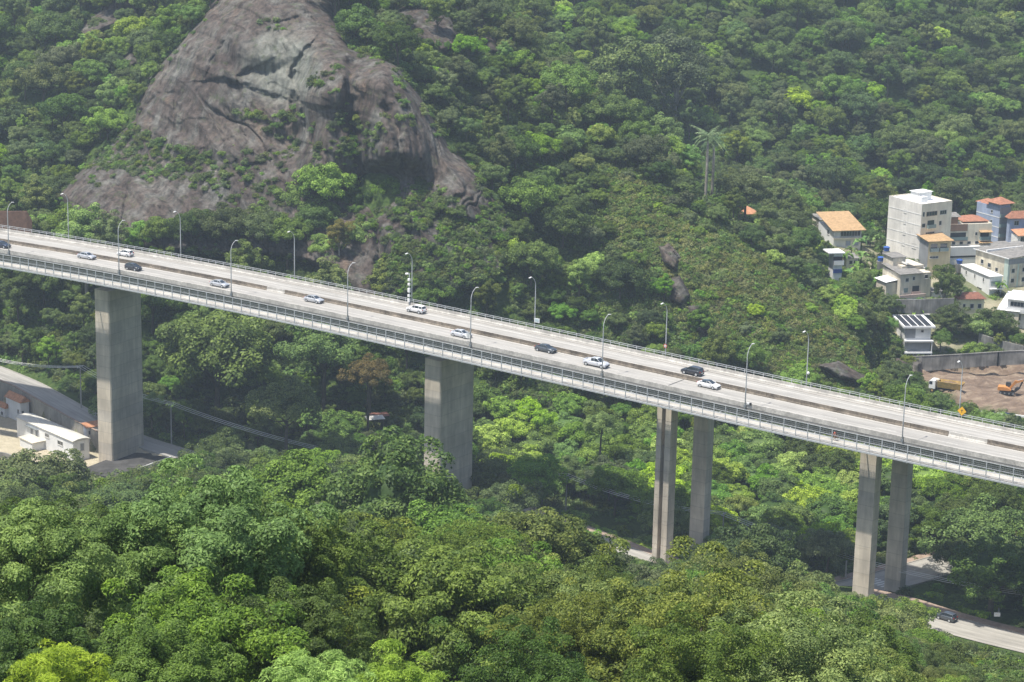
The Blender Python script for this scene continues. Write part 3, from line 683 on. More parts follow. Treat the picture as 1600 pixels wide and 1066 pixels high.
def grid_mesh(name, VX, mats, uv=None):
    h, wd = VX.shape[:2]
    vs = VX.reshape(-1, 3); idx = np.arange(h * wd).reshape(h, wd)
    f = np.stack([idx[:-1, :-1], idx[:-1, 1:], idx[1:, 1:], idx[1:, :-1]], -1).reshape(-1, 4)
    return vs, f
def np_mesh(name, vs, f, mats, smooth_=True, attrs=None):
    me = bpy.data.meshes.new(name); k = f.shape[1]
    me.vertices.add(len(vs)); me.vertices.foreach_set('co', np.ascontiguousarray(vs, np.float32).ravel())
    me.loops.add(f.size); me.loops.foreach_set('vertex_index', np.ascontiguousarray(f, np.int32).ravel())
    me.polygons.add(len(f)); me.polygons.foreach_set('loop_start', np.arange(0, f.size, k, dtype=np.int32))
    me.update(calc_edges=True); me.polygons.foreach_set('use_smooth', [smooth_] * len(f))
    for m in (mats if isinstance(mats, (list, tuple)) else [mats]): me.materials.append(m)
    for a, (dom, arr) in (attrs or {}).items():
        at = me.attributes.new(a, 'FLOAT', dom); at.data.foreach_set('value', np.ascontiguousarray(arr, np.float32))
    me.validate(); return me
def link(name, me, parent=None):
    o = bpy.data.objects.new(name, me); COL.objects.link(o); o.parent = parent; return o

# earth and undergrowth
m, nt, b = newmat('earth'); M['earth'] = m
v = coords(nt); n1 = noi(nt, v, .06, 6, .65); n2 = noi(nt, v, .9, 5, .7); n3 = noi(nt, v, .2, 4, .6)
a = ramp(nt, n2, [(.3, (.022, .04, .012)), (.5, (.05, .085, .022)), (.75, (.10, .13, .04))])
a2 = ramp(nt, n3, [(.5, (.06, .10, .02)), (.75, (.16, .13, .075))])
cl = mix(nt, ramp(nt, n1, [(.55, 0), (.75, .7)]), a, a2)
at = nd(nt, 'Attribute', attribute_name='dirt')
dirt = ramp(nt, noi(nt, coords(nt, scale=(.4, 1, 1)), .45, 7, .7), [(.3, (.11, .08, .06)), (.5, (.19, .14, .105)), (.72, (.36, .29, .21))])
cl = mix(nt, at.outputs['Fac'], cl, dirt)
at2 = nd(nt, 'Attribute', attribute_name='yard')
cl = mix(nt, at2.outputs['Fac'], cl, ramp(nt, noi(nt, v, .5, 5, .6), [(.3, (.36, .32, .23)), (.7, (.48, .43, .32))]))
nt.links.new(cl, b.inputs['Base Color']); b.inputs['Roughness'].default_value = .95; b.inputs['Specular IOR Level'].default_value = .1
bp = nd(nt, 'Bump'); bp.inputs['Distance'].default_value = .5; nt.links.new(n2, bp.inputs['Height']); nt.links.new(bp.outputs[0], b.inputs['Normal'])

def axis(lo, hi, step, far, n):
    mid = np.arange(lo, hi + .1, step); k = np.linspace(0, 1, n + 1)[1:] ** 1.6
    return np.concatenate([(lo - k * (lo - far[0]))[::-1], mid, hi + k * (far[1] - hi)])
gx = axis(-230, 260, 2.5, (-1500, 1500), 30); gy = axis(-20, 940, 2.5, (-400, 2500), 30)
GX, GY = np.meshgrid(gx, gy); GZ = ground(GX, GY)
DIRT_POLY = [(1425, 575), (1440, 571), (1600, 566), (1760, 560), (1760, 668), (1600, 656), (1555, 640), (1500, 636), (1478, 622), (1440, 600), (1416, 588)]
YARD_POLY = [(-120, 620), (0, 622), (50, 652), (150, 705), (232, 690), (290, 712), (262, 726), (160, 748), (60, 730), (-120, 720)]
pr = proj(np.stack([GX, GY, GZ], -1))
dirt_v = ((1 - smooth(0, 5, poly_dist(pr[..., 0], pr[..., 1], DIRT_POLY))) * 1.0); dirt_v[in_poly(pr[..., 0], pr[..., 1], DIRT_POLY)] = 1; dirt_v[(GY < 490) | (GY > 640)] = 0
yard_v = in_poly(pr[..., 0], pr[..., 1], YARD_POLY).astype(float); yard_v[(GY < 470) | (GY > 620)] = 0
TOWN_POLY = [(1405, 552), (1380, 520), (1370, 470), (1290, 450), (1270, 380), (1290, 340), (1400, 330), (1700, 330), (1700, 545)]
tv = in_poly(pr[..., 0], pr[..., 1], TOWN_POLY) & (GY > 560) & (GY < 720)
yard_v = np.maximum(yard_v, tv * (.25 + .5 * smooth(-.1, .3, fbm(GX / 9, GY / 9, 3, 9))))
# heaps and tracks on the building site
GZ = GZ + dirt_v * (np.abs(fbm(GX / 6, GY / 5, 4, 21)) * 1.7) * (GY < 640)
vs, f = grid_mesh('hills', np.stack([GX, GY, GZ], -1), None)
o = link('hills', np_mesh('hills', vs, f, M['earth'], attrs={'dirt': ('POINT', dirt_v.ravel()), 'yard': ('POINT', yard_v.ravel())})); tag(o, kind='structure')

# rock ---------------------------------------------------------------
m, nt, b = newmat('granite'); M['rock'] = m
v = coords(nt); vs_ = coords(nt, scale=(1, 1, .16)); vr = coords(nt, scale=(1, .5, .35))
n1 = noi(nt, v, .045, 6, .6); n2 = noi(nt, vs_, .5, 6, .65); n3 = noi(nt, v, .9, 6, .7); n4 = noi(nt, vr, .16, 5, .6); n5 = noi(nt, vs_, .22, 4, .5)
base = ramp(nt, n1, [(.3, (.056, .045, .040)), (.5, (.092, .074, .064)), (.7, (.14, .115, .098))])
base = mix(nt, ramp(nt, n5, [(.45, 0), (.68, .75)]), base, (.165, .165, .15))
base = mix(nt, ramp(nt, n4, [(.6, 0), (.75, .6)]), base, (.25, .17, .115))
base = mix(nt, .85, base, ramp(nt, n2, [(.36, .3), (.47, .8), (.56, 1.0), (.68, 1.35)]), 'MULTIPLY')
ns = noi(nt, coords(nt, scale=(1, 1, .07)), 1.1, 5, .6); base = mix(nt, .45, base, ramp(nt, ns, [(.38, .35), (.52, 1.0), (.66, 1.3)]), 'MULTIPLY')
base = mix(nt, .7, base, ramp(nt, n3, [(.3, .55), (.6, 1.05)]), 'MULTIPLY')
at = nd(nt, 'Attribute', attribute_name='lichen'); base = mix(nt, at.outputs['Fac'], base, mix(nt, .7, (.33, .36, .31), ramp(nt, n2, [(.3, .3), (.6, 1)]), 'MULTIPLY'))
mo = noi(nt, v, .35, 6, .75); base = mix(nt, ramp(nt, mo, [(.55, 0), (.66, .55)]), base, (.06, .085, .03))
nt.links.new(base, b.inputs['Base Color']); b.inputs['Roughness'].default_value = .9; b.inputs['Specular IOR Level'].default_value = .15
bp = nd(nt, 'Bump'); bp.inputs['Distance'].default_value = .6; bp.inputs['Strength'].default_value = .8; nt.links.new(n3, bp.inputs['Height']); nt.links.new(bp.outputs[0], b.inputs['Normal'])
ROCK_POLY = [(95, 305), (150, 255), (190, 205), (212, 188), (214, 165), (232, 132), (262, 92), (300, 48), (338, 4), (350, -22), (525, -22), (520, 30), (545, 75), (600, 95), (628, 108), (640, 130), (668, 175), (700, 228), (735, 262), (790, 330), (800, 370), (795, 410), (770, 440), (700, 455), (560, 470), (520, 420), (440, 400), (200, 390), (110, 330)]
CRACKS = [([(482, 72), (462, 96), (456, 122), (468, 150), (476, 190), (492, 238)], 3.5, 1.3, .8), ([(322, 126), (352, 124), (378, 134), (402, 142), (430, 150), (458, 156)], 4.5, .6, -.7),
          ([(392, 108), (372, 118), (370, 134), (380, 142)], 4, .9, .6), ([(548, 100), (545, 150), (552, 200), (560, 255)], 8, 3.6, 0), ([(600, 170), (618, 200), (625, 240), (630, 262)], 7, 3.2, .6),
          ([(462, 150), (458, 175), (452, 190)], 6, 3.2, 0), ([(455, 28), (480, 22), (500, 40), (508, 46)], 5, 1.0, -.6), ([(216, 180), (246, 150), (270, 148), (276, 170)], 4, 1.8, .6), ([(590, 290), (586, 340), (592, 400), (588, 450)], 7, 3, .8),
          ([(632, 300), (640, 350), (636, 400)], 4, 1.5, .8), ([(690, 330), (740, 350), (780, 380)], 5, 1.8, -1), ([(160, 262), (200, 300), (190, 340)], 4, 1, .6), ([(340, 20), (352, 60), (330, 100)], 3, .9, .5)]
def rock_patch(name, poly, bounds, Dfun, step, curl=14, amp=1.0):
    xs = np.arange(bounds[0], bounds[2] + .1, step); ys = np.arange(bounds[1], bounds[3] + .1, step)
    X, Y = np.meshgrid(xs, ys); D = Dfun(X, Y)
    d = poly_dist(X, Y, poly); ins = in_poly(X, Y, poly); sd_ = np.where(ins, -d, d)
    D = D + curl * smooth(-10, 9, sd_) ** 2 * (1 + .1 * 0)
    Pt = P(X, Y, D)
    # fractured relief measured on the rock itself
    x, y, z = Pt[..., 0], Pt[..., 1], Pt[..., 2]
    a = x + y * .6; q = fbm(a / 26 + z / 60, z / 34, 4, 5) * 2.2 + (1 - np.abs(fbm(a / 9 + 3, z / 22, 4, 11))) * 1.6 + fbm(a / 3.5, z / 5, 4, 31) * .45
    crk = fbm(a / 16 + fbm(a / 12, z / 12, 3, 71) * .6, z / 50, 3, 55); q = q - 1.5 * np.exp(-(crk / .05) ** 2) * smooth(-.2, .5, fbm(a / 20, z / 15, 2, 91))
    led = fbm(a / 60, z / 9 + fbm(a / 20, z / 20, 2, 40) * .8, 3, 77); q += np.clip(led, -.3, .5) * 1.5; gro = fbm(a / 4.2 + fbm(z / 30, a / 40, 2, 9) * 1.2, z / 26, 4, 23); q += (1 - np.abs(gro)) * 1.1 + np.where(gro > .2, -.35, 0); blk = fbm(np.floor(a / 5 + fbm(a / 9, z / 9, 2, 3)), np.floor(z / 4 + fbm(a / 7, z / 7, 2, 4)), 1, 66); q += blk * .35
    if name == 'rock_dome':
        for line, wd, dp, stp in CRACKS:
            dm = np.full(X.shape, 1e9); sg = np.zeros(X.shape)
            for (ax, ay), (bx, by) in zip(line[:-1], line[1:]):
                vx, vy = bx - ax, by - ay; t = np.clip(((X - ax) * vx + (Y - ay) * vy) / (vx * vx + vy * vy), 0, 1); ddx, ddy = X - ax - t * vx, Y - ay - t * vy
                dd = np.hypot(ddx, ddy) ; m_ = dd < dm; dm = np.where(m_, dd, dm); sg = np.where(m_, np.sign(vx * ddy - vy * ddx), sg)
            dm = dm + 2.5 * fbm(X / 12, Y / 12, 3, 8)
            q = q - dp * np.exp(-(dm / wd) ** 2) + stp * sg * np.exp(-np.clip(dm, 0, None) / 26) * smooth(0, 3, dm)
    D2 = D - q * amp * (1 - smooth(-2, 8, sd_))
    Pt = P(X, Y, D2)
    vs, f = grid_mesh(name, Pt, None)
    keep = (sd_.ravel() < 8)[f].all(1); f = f[keep]
    used = np.unique(f); mp = -np.ones(len(vs), int); mp[used] = np.arange(len(used)); f = mp[f]; 
    return vs[used], f, Pt, sd_, used
vs, f, RPt, RSD, ru = rock_patch('rock_dome', ROCK_POLY, (80, -34, 812, 480), rockD, 1.6)
rp = proj(vs); 
lich = smooth(0, 1, np.clip(1 - np.hypot((rp[:, 0] - 440) / 75, (rp[:, 1] - 105) / 75), 0, 1) * 1.8) * .4
o = link('rock_dome', np_mesh('rock_dome', vs, f, M['rock'], attrs={'lichen': ('POINT', lich)})); tag(o, kind='structure')
# smaller outcrops: (polygon, distance at top, distance at bottom)
OUT = [([(122, 55), (135, 38), (160, 18), (178, 0), (205, -12), (222, 8), (200, 28), (170, 42), (148, 52), (132, 62)], 738, 716),
       ([(183, 128), (186, 104), (203, 86), (212, 98), (200, 112), (196, 128)], 684, 674),
       ([(620, 22), (640, 10), (700, 22), (712, 48), (722, 75), (690, 80), (668, 66), (640, 52)], 668, 656),
       ([(714, 12), (745, 22), (765, 48), (782, 84), (768, 80), (752, 52), (735, 34)], 664, 650),
       ([(1282, 572), (1310, 566), (1352, 590), (1350, 600), (1310, 590)], 562, 546),
       ([(1028, 385), (1045, 380), (1062, 402), (1056, 424), (1038, 410)], 575, 566),
       ([(1040, 440), (1062, 432), (1078, 462), (1064, 480), (1046, 468)], 566, 556),
       ([(1076, 480), (1092, 476), (1110, 510), (1104, 530), (1088, 516)], 558, 550),
       
       ([(1385, 590), (1400, 560), (1440, 566), (1436, 584), (1410, 600)], 560, 552)]
rk = ['pale grey rock slab high on the left wooded slope', 'small upright grey rock among trees left of the big dome', 'layered rock outcrop among trees above the right shoulder of the dome', 'smooth curved brown rock beside the crest trees', 'flat grey rock slab in the shrubs above the far railing', 'dark rocks high on the shrubby ridge', 'dark rocks in the middle of the shrubby ridge', 'dark rocks low on the shrubby ridge above the bridge', 'bare brown bank at the left end of the grey retaining wall']
for k, (poly, dt, db) in enumerate(OUT):
    pa_ = np.array(poly, float); x0, y0 = pa_.min(0) - 10; x1, y1 = pa_.max(0) + 10
    def Df(X, Y, dt=dt, db=db, y0=y0, y1=y1):
        # sits just proud of the ground it crops out of
        D = dt + (db - dt) * (Y - y0) / (y1 - y0)
        for _ in range(6):
            p = P(X, Y, D); g = ground(p[..., 0], p[..., 1]); 
            p2 = P(X, Y, D + 1.0); g2 = ground(p2[..., 0], p2[..., 1]); e = p[..., 2] - g - 1.0; s = (p2[..., 2] - g2 - 1.0) - e
            D = D - np.clip(e / np.where(np.abs(s) < .05, -.05, s), -15, 15) * .8
        return np.clip(D, db - 25, dt + 25) - 3.0
    vs, f, _a, _b, _c = rock_patch('rock_outcrop', poly, (x0, y0, x1, y1), Df, 2.0, 8, .8)
    o = link('rock_outcrop', np_mesh('rock_outcrop', vs, f, M['rock'], attrs={'lichen': ('POINT', np.zeros(len(vs)))})); tag(o, rk[k], 'rock', kind='structure')

# ------------------------------------------------------------------ streets
def ribbon(name, line, w0, w1, dz, mat, label=None, cat=None, kind='structure', sub=12, thick=0):
    pts = np.array(line, float); t = np.linspace(0, len(pts) - 1, (len(pts) - 1) * sub + 1)
    C = np.stack([np.interp(t, np.arange(len(pts)), pts[:, i]) for i in range(3)], -1)
    for _ in range(8): C[1:-1] = (C[:-2] + C[1:-1] * 2 + C[2:]) / 4
    T = np.gradient(C[:, :2], axis=0); T /= np.linalg.norm(T, axis=1, keepdims=True); Nn = np.stack([-T[:, 1], T[:, 0]], 1)
    s = np.concatenate([[0], np.cumsum(np.linalg.norm(np.diff(C, axis=0), axis=1))])
    L = np.concatenate([C[:, :2] + Nn * w0, C[:, 2:] + dz], 1); R_ = np.concatenate([C[:, :2] + Nn * w1, C[:, 2:] + dz], 1)
    n = len(C); vs = []; fs = []; uv = []
    if thick:
        for i in range(n):
            l, r_ = L[i], R_[i]; vs += [tuple(l), tuple(r_), (r_[0], r_[1], r_[2] - thick), (l[0], l[1], l[2] - thick)]; uv += [(s[i], w0), (s[i], w1), (s[i], w1), (s[i], w0)]
        for i in range(n - 1):
            for k in range(4): fs.append((4 * i + k, 4 * i + (k + 1) % 4, 4 * i + 4 + (k + 1) % 4, 4 * i + 4 + k))
        fs += [(3, 2, 1, 0), (4 * n - 4, 4 * n - 3, 4 * n - 2, 4 * n - 1)]
    else:
        for i in range(n): vs += [tuple(L[i]), tuple(R_[i])]; uv += [(s[i], w0), (s[i], w1)]
        fs = [(2 * i, 2 * i + 1, 2 * i + 3, 2 * i + 2) for i in range(n - 1)]
    me = bpy.data.meshes.new(name); me.from_pydata(vs, [], fs); me.materials.append(mat)
    l = me.uv_layers.new(name='UVMap')
    for p in me.polygons:
        for li in p.loop_indices: l.data[li].uv = uv[me.loops[li].vertex_index]
    o = link(name, me); tag(o, label, cat, kind=kind); return o, C, Nn, s
M['pavement'] = weathered('pavement_red', (.36, .27, .21), .25, .8, .9); M['kerb'] = weathered('kerb', (.40, .38, .34), .2, 1, .9)
M['bike_lane'] = weathered('yellow_lane', (.55, .38, .10), .3, .6, .85)
o, CA, NA, SA = ribbon('street', ROAD_A, -4.6, 4.2, .02, M['street']); 
ribbon('street_kerb', ROAD_A, 4.2, 4.4, .14, M['kerb'], thick=.3); ribbon('pavement', ROAD_A, 4.4, 6.4, .15, M['pavement'], thick=.3)
ribbon('street_kerb', ROAD_A, -4.8, -4.6, .14, M['kerb'], thick=.3)
o, CB, NB, SB = ribbon('street', ROAD_B, -4.0, 4.0, .02, M['street']); ribbon('street_kerb', ROAD_B, 4.0, 4.2, .14, M['kerb'], thick=.3); ribbon('pavement', ROAD_B, 4.2, 6.6, .15, M['pavement'], thick=.3)
o, CL, NL, SL = ribbon('street', ROAD_L, -4.2, 2.4, .05, M['deck'], thick=1.2); ribbon('street_kerb', ROAD_L, 2.4, 2.6, .14, M['kerb'], thick=.3)
# zebra crossing, dashes
def near_s(C, px, py):
    pr = proj(C); return int(np.argmin(np.hypot(pr[:, 0] - px, pr[:, 1] - py)))
def mark(C, Nn, i, s0, s1, w0, w1, mb, dz=.026):
    T = np.array([Nn[i][1], -Nn[i][0]]); c = C[i]
    q = [c[:2] + T * s0 + Nn[i] * w0, c[:2] + T * s1 + Nn[i] * w0, c[:2] + T * s1 + Nn[i] * w1, c[:2] + T * s0 + Nn[i] * w1]
    mb.add([(a[0], a[1], c[2] + dz) for a in q], [(0, 1, 2, 3)])
i = near_s(CA, 1374, 908); mk = MB()
for k in range(8): mark(CA, NA, i, -2.2, 2.2, -4.3 + k * .95, -3.8 + k * .95, mk)
mk.build('zebra_crossing', M['marking'], fix=False)['kind'] = 'structure'
mk = MB(); mark(CA, NA, i, -4, 4, 3.1, 4.1, mk, .03); mk.build('yellow_lane', M['bike_lane'], fix=False)['kind'] = 'structure'
mk = MB()
for i in range(near_s(CA, 1400, 900) + 2, len(CA) - 3, 3): mark(CA, NA, i, 0, 2.2, .9, 1.05, mk)
mk.build('lane_dashes', M['marking'], fix=False)['kind'] = 'structure'

# posts and rail fence along the near side of the street
fr = empty('rail_fence', V(CA[near_s(CA, 1430, 895)]), 0, 'low dark rail fence along the street beside the fourth pier', 'fence')
mb = MB(); k0, k1 = near_s(CA, 1424, 895), near_s(CA, 1474, 880); o0 = Vector(CA[near_s(CA, 1430, 895)])
top = []
for k in range(k0, k1 + 1, 1):
    p = CA[k]; q = Vector((p[0] - NA[k][0] * 5.4, p[1] - NA[k][1] * 5.4, p[2])) - o0; top.append(q)
pm = MB()
for q in top: pm.box(q.x - .05, q.x + .05, q.y - .05, q.y + .05, q.z - .2, q.z + 1.1)
pm.build('fence_posts', M['galv_dark'], fr)
for z in (.5, 1.0): mb.tube([t + Vector((0, 0, z)) for t in top], .035, 5)
mb.build('rails', M['galv_dark'], fr)

# car on the lower street
i = near_s(CB, 1472, 973)
r = empty('grey_hatchback', (CB[i][0] + NB[i][0] * 1.8, CB[i][1] + NB[i][1] * 1.8, CB[i][2] + .03), math.atan2(-NB[i][0], NB[i][1]) + math.pi, 'dark grey hatchback on the lower street in the bottom right corner', 'car')
car_parts(r, 'hatch', GREY)

# ------------------------------------------------------------------ houses
def wallmat(name, c, amt=.15): return weathered(name, c, amt, .25, .85, streak=True, fine=5)
WM = dict(cream=wallmat('cream_render', (.78, .71, .57)), pale=wallmat('pale_grey_render', (.76, .73, .68)), ochre=wallmat('ochre_render', (.68, .56, .36)), white=wallmat('white_render', (.74, .74, .73), .1),
          blue=wallmat('blue_render', (.34, .40, .54)), brown=wallmat('brown_render', (.27, .17, .12)), beige=wallmat('beige_render', (.68, .62, .51), .2), stained=weathered('stained_cream', (.74, .68, .53), .34, .3, .9, streak=True), green=wallmat('pale_green_render', (.50, .60, .53)),
          grey=wallmat('grey_render', (.27, .28, .29)), conc=weathered('stained_concrete', (.24, .235, .22), .4, .3, .9, streak=True), yellow=wallmat('yellow_render', (.76, .70, .46)), pink=wallmat('pink_render', (.55, .42, .38)))
def tilemat(name, c):
    m, nt, b = newmat(name); v = coords(nt); wv = nd(nt, 'TexWave'); wv.inputs['Scale'].default_value = 2.2; wv.inputs['Distortion'].default_value = .4; nt.links.new(v, wv.inputs['Vector'])
    n = noi(nt, v, 1.3, 5, .7); a = ramp(nt, n, [(.3, tuple(x * .55 for x in c)), (.6, c), (.8, tuple(min(1, x * 1.25) for x in c))])
    nt.links.new(mix(nt, .5, a, ramp(nt, wv.outputs[0], [(0, .6), (1, 1)]), 'MULTIPLY'), b.inputs['Base Color']); b.inputs['Roughness'].default_value = .9; return m
TM = dict(red=tilemat('red_tiles', (.40, .18, .11)), tan=tilemat('weathered_tan_tiles', (.50, .33, .17)), orange=tilemat('orange_tiles', (.58, .28, .15)), maroon=tilemat('maroon_tiles', (.28, .12, .08)), fibre=weathered('fibre_cement', (.24, .23, .215), .3, .8, .9, streak=False))
M['roof_white'] = weathered('white_membrane', (.80, .80, .79), .07, .3, .7); M['frame'] = weathered('window_frame', (.55, .54, .51), .1, 2, .6)
M['solar'] = carpaint('solar_panel', (.03, .035, .05), .1); M['shadow_slab'] = weathered('slab_painted_shadow', (.075, .073, .07), .4, .5, .9); M['shutter'] = weathered('shutter', (.42, .33, .26), .2, 2, .7)  # platform slab: bridge shadow put into its base colour
HOUSES = []
class House:
    def __init__(s, name, label, cat, cx, cyb, cyt, D, psi, xr, xl, wall, group=None, parapet=.5, z=None):
        D = float(PZ(cx, cyb, 0)[1]) if D == 0 else -D if D < 0 else (hit(cx, cyb, D - 70, D + 70) if D > 530 else D)
        c = P(cx, cyb, D); s.o = V(c); s.psi = rad(psi); s.D = D; HOUSES.append(s)
        s.r = empty(name, s.o, s.psi, label, cat, group)
        s.h = s.solve(lambda k: V(c) + Vector((0, 0, k)), 1, cyt, 8)
        u = Vector((math.cos(s.psi), math.sin(s.psi), 0)); v = Vector((-math.sin(s.psi), math.cos(s.psi), 0))
        s.lr = s.solve(lambda k: V(c) + u * k, 0, xr, 8); s.ll = s.solve(lambda k: V(c) + v * k, 0, xl, 8)
        s.wm = wall; g = G1(s.o.x + u.x * s.lr / 2 + v.x * s.ll / 2, s.o.y + u.y * s.lr / 2 + v.y * s.ll / 2)
        s.z0 = min(-1.5, g - s.o.z - 2)
        mb = MB(); lr, ll, h = s.lr, s.ll, s.h; t = .22
        if parapet:
            mb.box(0, lr, 0, ll, s.z0, h - parapet)
            for a in ((0, lr, 0, t), (0, lr, ll - t, ll), (0, t, t + .001, ll - t - .001), (lr - t, lr, t + .001, ll - t - .001)): mb.box(*a, h - parapet - .01, h)
        else: mb.box(0, lr, 0, ll, s.z0, h)
        s.wall = mb.build('wall', wall, s.r)
    def solve(s, fn, ax, target, k):
        for _ in range(30):
            a = proj(np.array(fn(k)))[ax]; b = proj(np.array(fn(k + .05)))[ax]; k = k - (a - target) / ((b - a) / .05)
        return k
    def flat(s, mat, over=0, th=.12, z=None):
        z = s.h - .45 if z is None else z
        MB().box(.24 if not over else -over, (s.lr - .24) if not over else s.lr + over, .24 if not over else -over, (s.ll - .24) if not over else s.ll + over, z, z + th).build('roof', mat, s.r); return s
    def slab(s, x0, x1, y0, y1, z0, z1, name, mat, par=None, bevel=0): return MB().box(x0, x1, y0, y1, z0, z1).build(name, mat, par or s.r, bevel=bevel)
    def win(s, face, a, z, w, h, n=1, da=0, glass=None, frame=None, rail=False, vis=.05):
        for i in range(n):
            aa = a + i * da; f = MB(); p = MB(); e = .09
            def bx(mb, a0, a1, z0, z1, d0, d1):
                if face == 'R': mb.box(a0, a1, -d1, -d0, z0, z1)
                elif face == 'L': mb.box(-d1, -d0, a0, a1, z0, z1)
            for q in ((aa - e, aa + w + e, z - e, z), (aa - e, aa + w + e, z + h, z + h + e), (aa - e, aa, z, z + h), (aa + w, aa + w + e, z, z + h)): bx(f, *q, -.05, .07)
            if w > 1.0:
                for k in range(1, int(round(w / .9))): bx(f, aa + w * k / round(w / .9) - .03, aa + w * k / round(w / .9) + .03, z, z + h, -.02, .04)
            bx(f, aa - e - .05, aa + w + e + .05, z - e - .05, z - e, .0, .14)
            wo = f.build('window', frame or M['frame'], s.r); bx(p, aa, aa + w, z, z + h, -.05, .012); p.build('pane', glass or M['glass'], wo)
        return s
    def balcony(s, face, a, w, z, d=1.2, mat=None, glassy=True, h=1.0):
        def bx(mb, a0, a1, d0, d1, z0, z1):
            if face == 'R': mb.box(a0, a1, -d1, -d0, z0, z1)
            else: mb.box(-d1, -d0, a0, a1, z0, z1)
        m1 = MB(); bx(m1, a, a + w, .0, d, z - .14, z); bo = m1.build('balcony', mat or s.wm, s.r)
        m2 = MB(); bx(m2, a, a + w, d - .08, d - .01, z + .001, z + h); bx(m2, a, a + .06, 0, d - .09, z + .001, z + h); bx(m2, a + w - .06, a + w, 0, d - .09, z + .001, z + h)
        m2.build('railing', M['rail_glass'] if glassy else (mat or s.wm), bo)
        m3 = MB(); bx(m3, a + .25, a + w - .25, -.02, .02, z + .05, z + 2.15); m3.build('balcony_door', M['glass'], bo); return s
    def hip(s, mat, over=.5, rise=1.4, ridge='x', z=None, parent=None):
        z = s.h if z is None else z; x0, x1, y0, y1 = -over, s.lr + over, -over, s.ll + over
        return s.hipbox(mat, x0, x1, y0, y1, z, rise, ridge)
    def hipbox(s, mat, x0, x1, y0, y1, z, rise, ridge='x', gable=False):
        w_, d_ = x1 - x0, y1 - y0; mb = MB()
        if ridge == 'x': k = 0 if gable else min(w_, d_) / 2 * .98; a, b_ = (x0 + k, (y0 + y1) / 2), (x1 - k, (y0 + y1) / 2)
        else: k = 0 if gable else min(w_, d_) / 2 * .98; a, b_ = ((x0 + x1) / 2, y0 + k), ((x0 + x1) / 2, y1 - k)
        vs = [(x0, y0, z), (x1, y0, z), (x1, y1, z), (x0, y1, z), (*a, z + rise), (*b_, z + rise)]
        vs += [(v[0], v[1], v[2] - .12) for v in vs[:4]]
        if ridge == 'x': fs = [(0, 1, 5, 4), (2, 3, 4, 5), (1, 2, 5), (3, 0, 4)]
        else: fs = [(0, 1, 4), (1, 2, 5, 4), (2, 3, 5), (3, 0, 4, 5)]
        fs += [(6, 7, 1, 0), (7, 8, 2, 1), (8, 9, 3, 2), (9, 6, 0, 3), (9, 8, 7, 6)]
        mb.add(vs, fs); return mb.build('roof', mat, s.r)
    def mono(s, mat, x0, x1, y0, y1, za, zb, axis='x', th=.1, name='roof'):
        mb = MB(); z = [(za, zb, zb, za), (za, za, zb, zb)][axis == 'y']
        mb.prism([(x0, y0), (x1, y0), (x1, y1), (x0, y1)], [q - th for q in z], list(z)); return mb.build(name, mat, s.r)
M['rail_glass'] = carpaint('balcony_glass', (.22, .30, .30), 0)
TG = 'houses of the valley town'
# 1 tall apartment block
a = House('apartment_block', 'tall cream apartment block with white flat roof and roof hut, tallest house in the town', 'apartment block', 1434, 425, 319, 650, 33, 1481, 1383, WM['cream'], parapet=.9)
a.flat(M['roof_white'], th=.15); L, R_, H = a.ll, a.lr, a.h
a.slab(-.03, -.001, -.02, L + .02, a.z0 + 1, H + .02, 'side_wall', WM['pale'])
for k in range(1, 5): a.slab(-.09, -.031, 0, L, H - 3.1 * k - .06, H - 3.1 * k + .06, 'floor_band', WM['white'])
a.slab(3.2, 7.8, L * .35, L * .35 + 3.6, H - .3, H + 2.0, 'roof_hut', M['roof_white']); a.slab(2.2, 4.6, L * .35 - 2, L * .35 - .01, H - .3, H + 1.2, 'roof_hut', M['roof_white'])
a.slab(2.9, 8.1, L * .35 - .3, L * .35 + 3.9, H + 2.0, H + 2.14, 'roof_cover', M['roof_white'])
z = H - 3.6; a.win('R', .5, z, .6, 1.2); a.win('R', 1.9, z, 3.9, 1.1, frame=M['shutter']); a.win('R', 6.9, z, 2.4, 1.1)
z = H - 6.7; a.balcony('R', 2.2, 3.0, z - .4, .7); a.win('R', .4, z, 1.2, 1.0); a.win('R', 6.8, z + .1, .9, 1.1)
z = H - 9.8; a.win('R', 2.0, z, 3.2, 1.5); a.win('R', 6.6, z, 1.7, 1.1); a.win('R', .4, z, 1.0, 1.1)
for k in range(4): a.win('L', L * .45, H - 3.6 - 3.1 * k, .9, .7); a.win('L', L * .1, H - 12.9, 1.6, 1.2) if k == 3 else None
# 2 ochre annex
a = House('ochre_annex', 'ochre two storey annex with pergola roof at the foot of the tall apartment block', 'house', 1449, 412, 377, -(a.D - 5), 18, 1484, 1433, WM['ochre'], parapet=0)
a.mono(TM['tan'], -.7, a.lr + .4, -1.1, a.ll + .2, a.h + .1, a.h + .75, 'y'); z = a.h - 3.0
a.slab(-.03, -.001, 0, a.ll, a.z0, a.h - .3, 'side_wall', WM['grey'])
a.balcony('R', .5, 2.5, z, .6); a.balcony('R', 3.4, 2.6, z, .6); a.win('R', .6, z - 1.9, 2.6, .5)
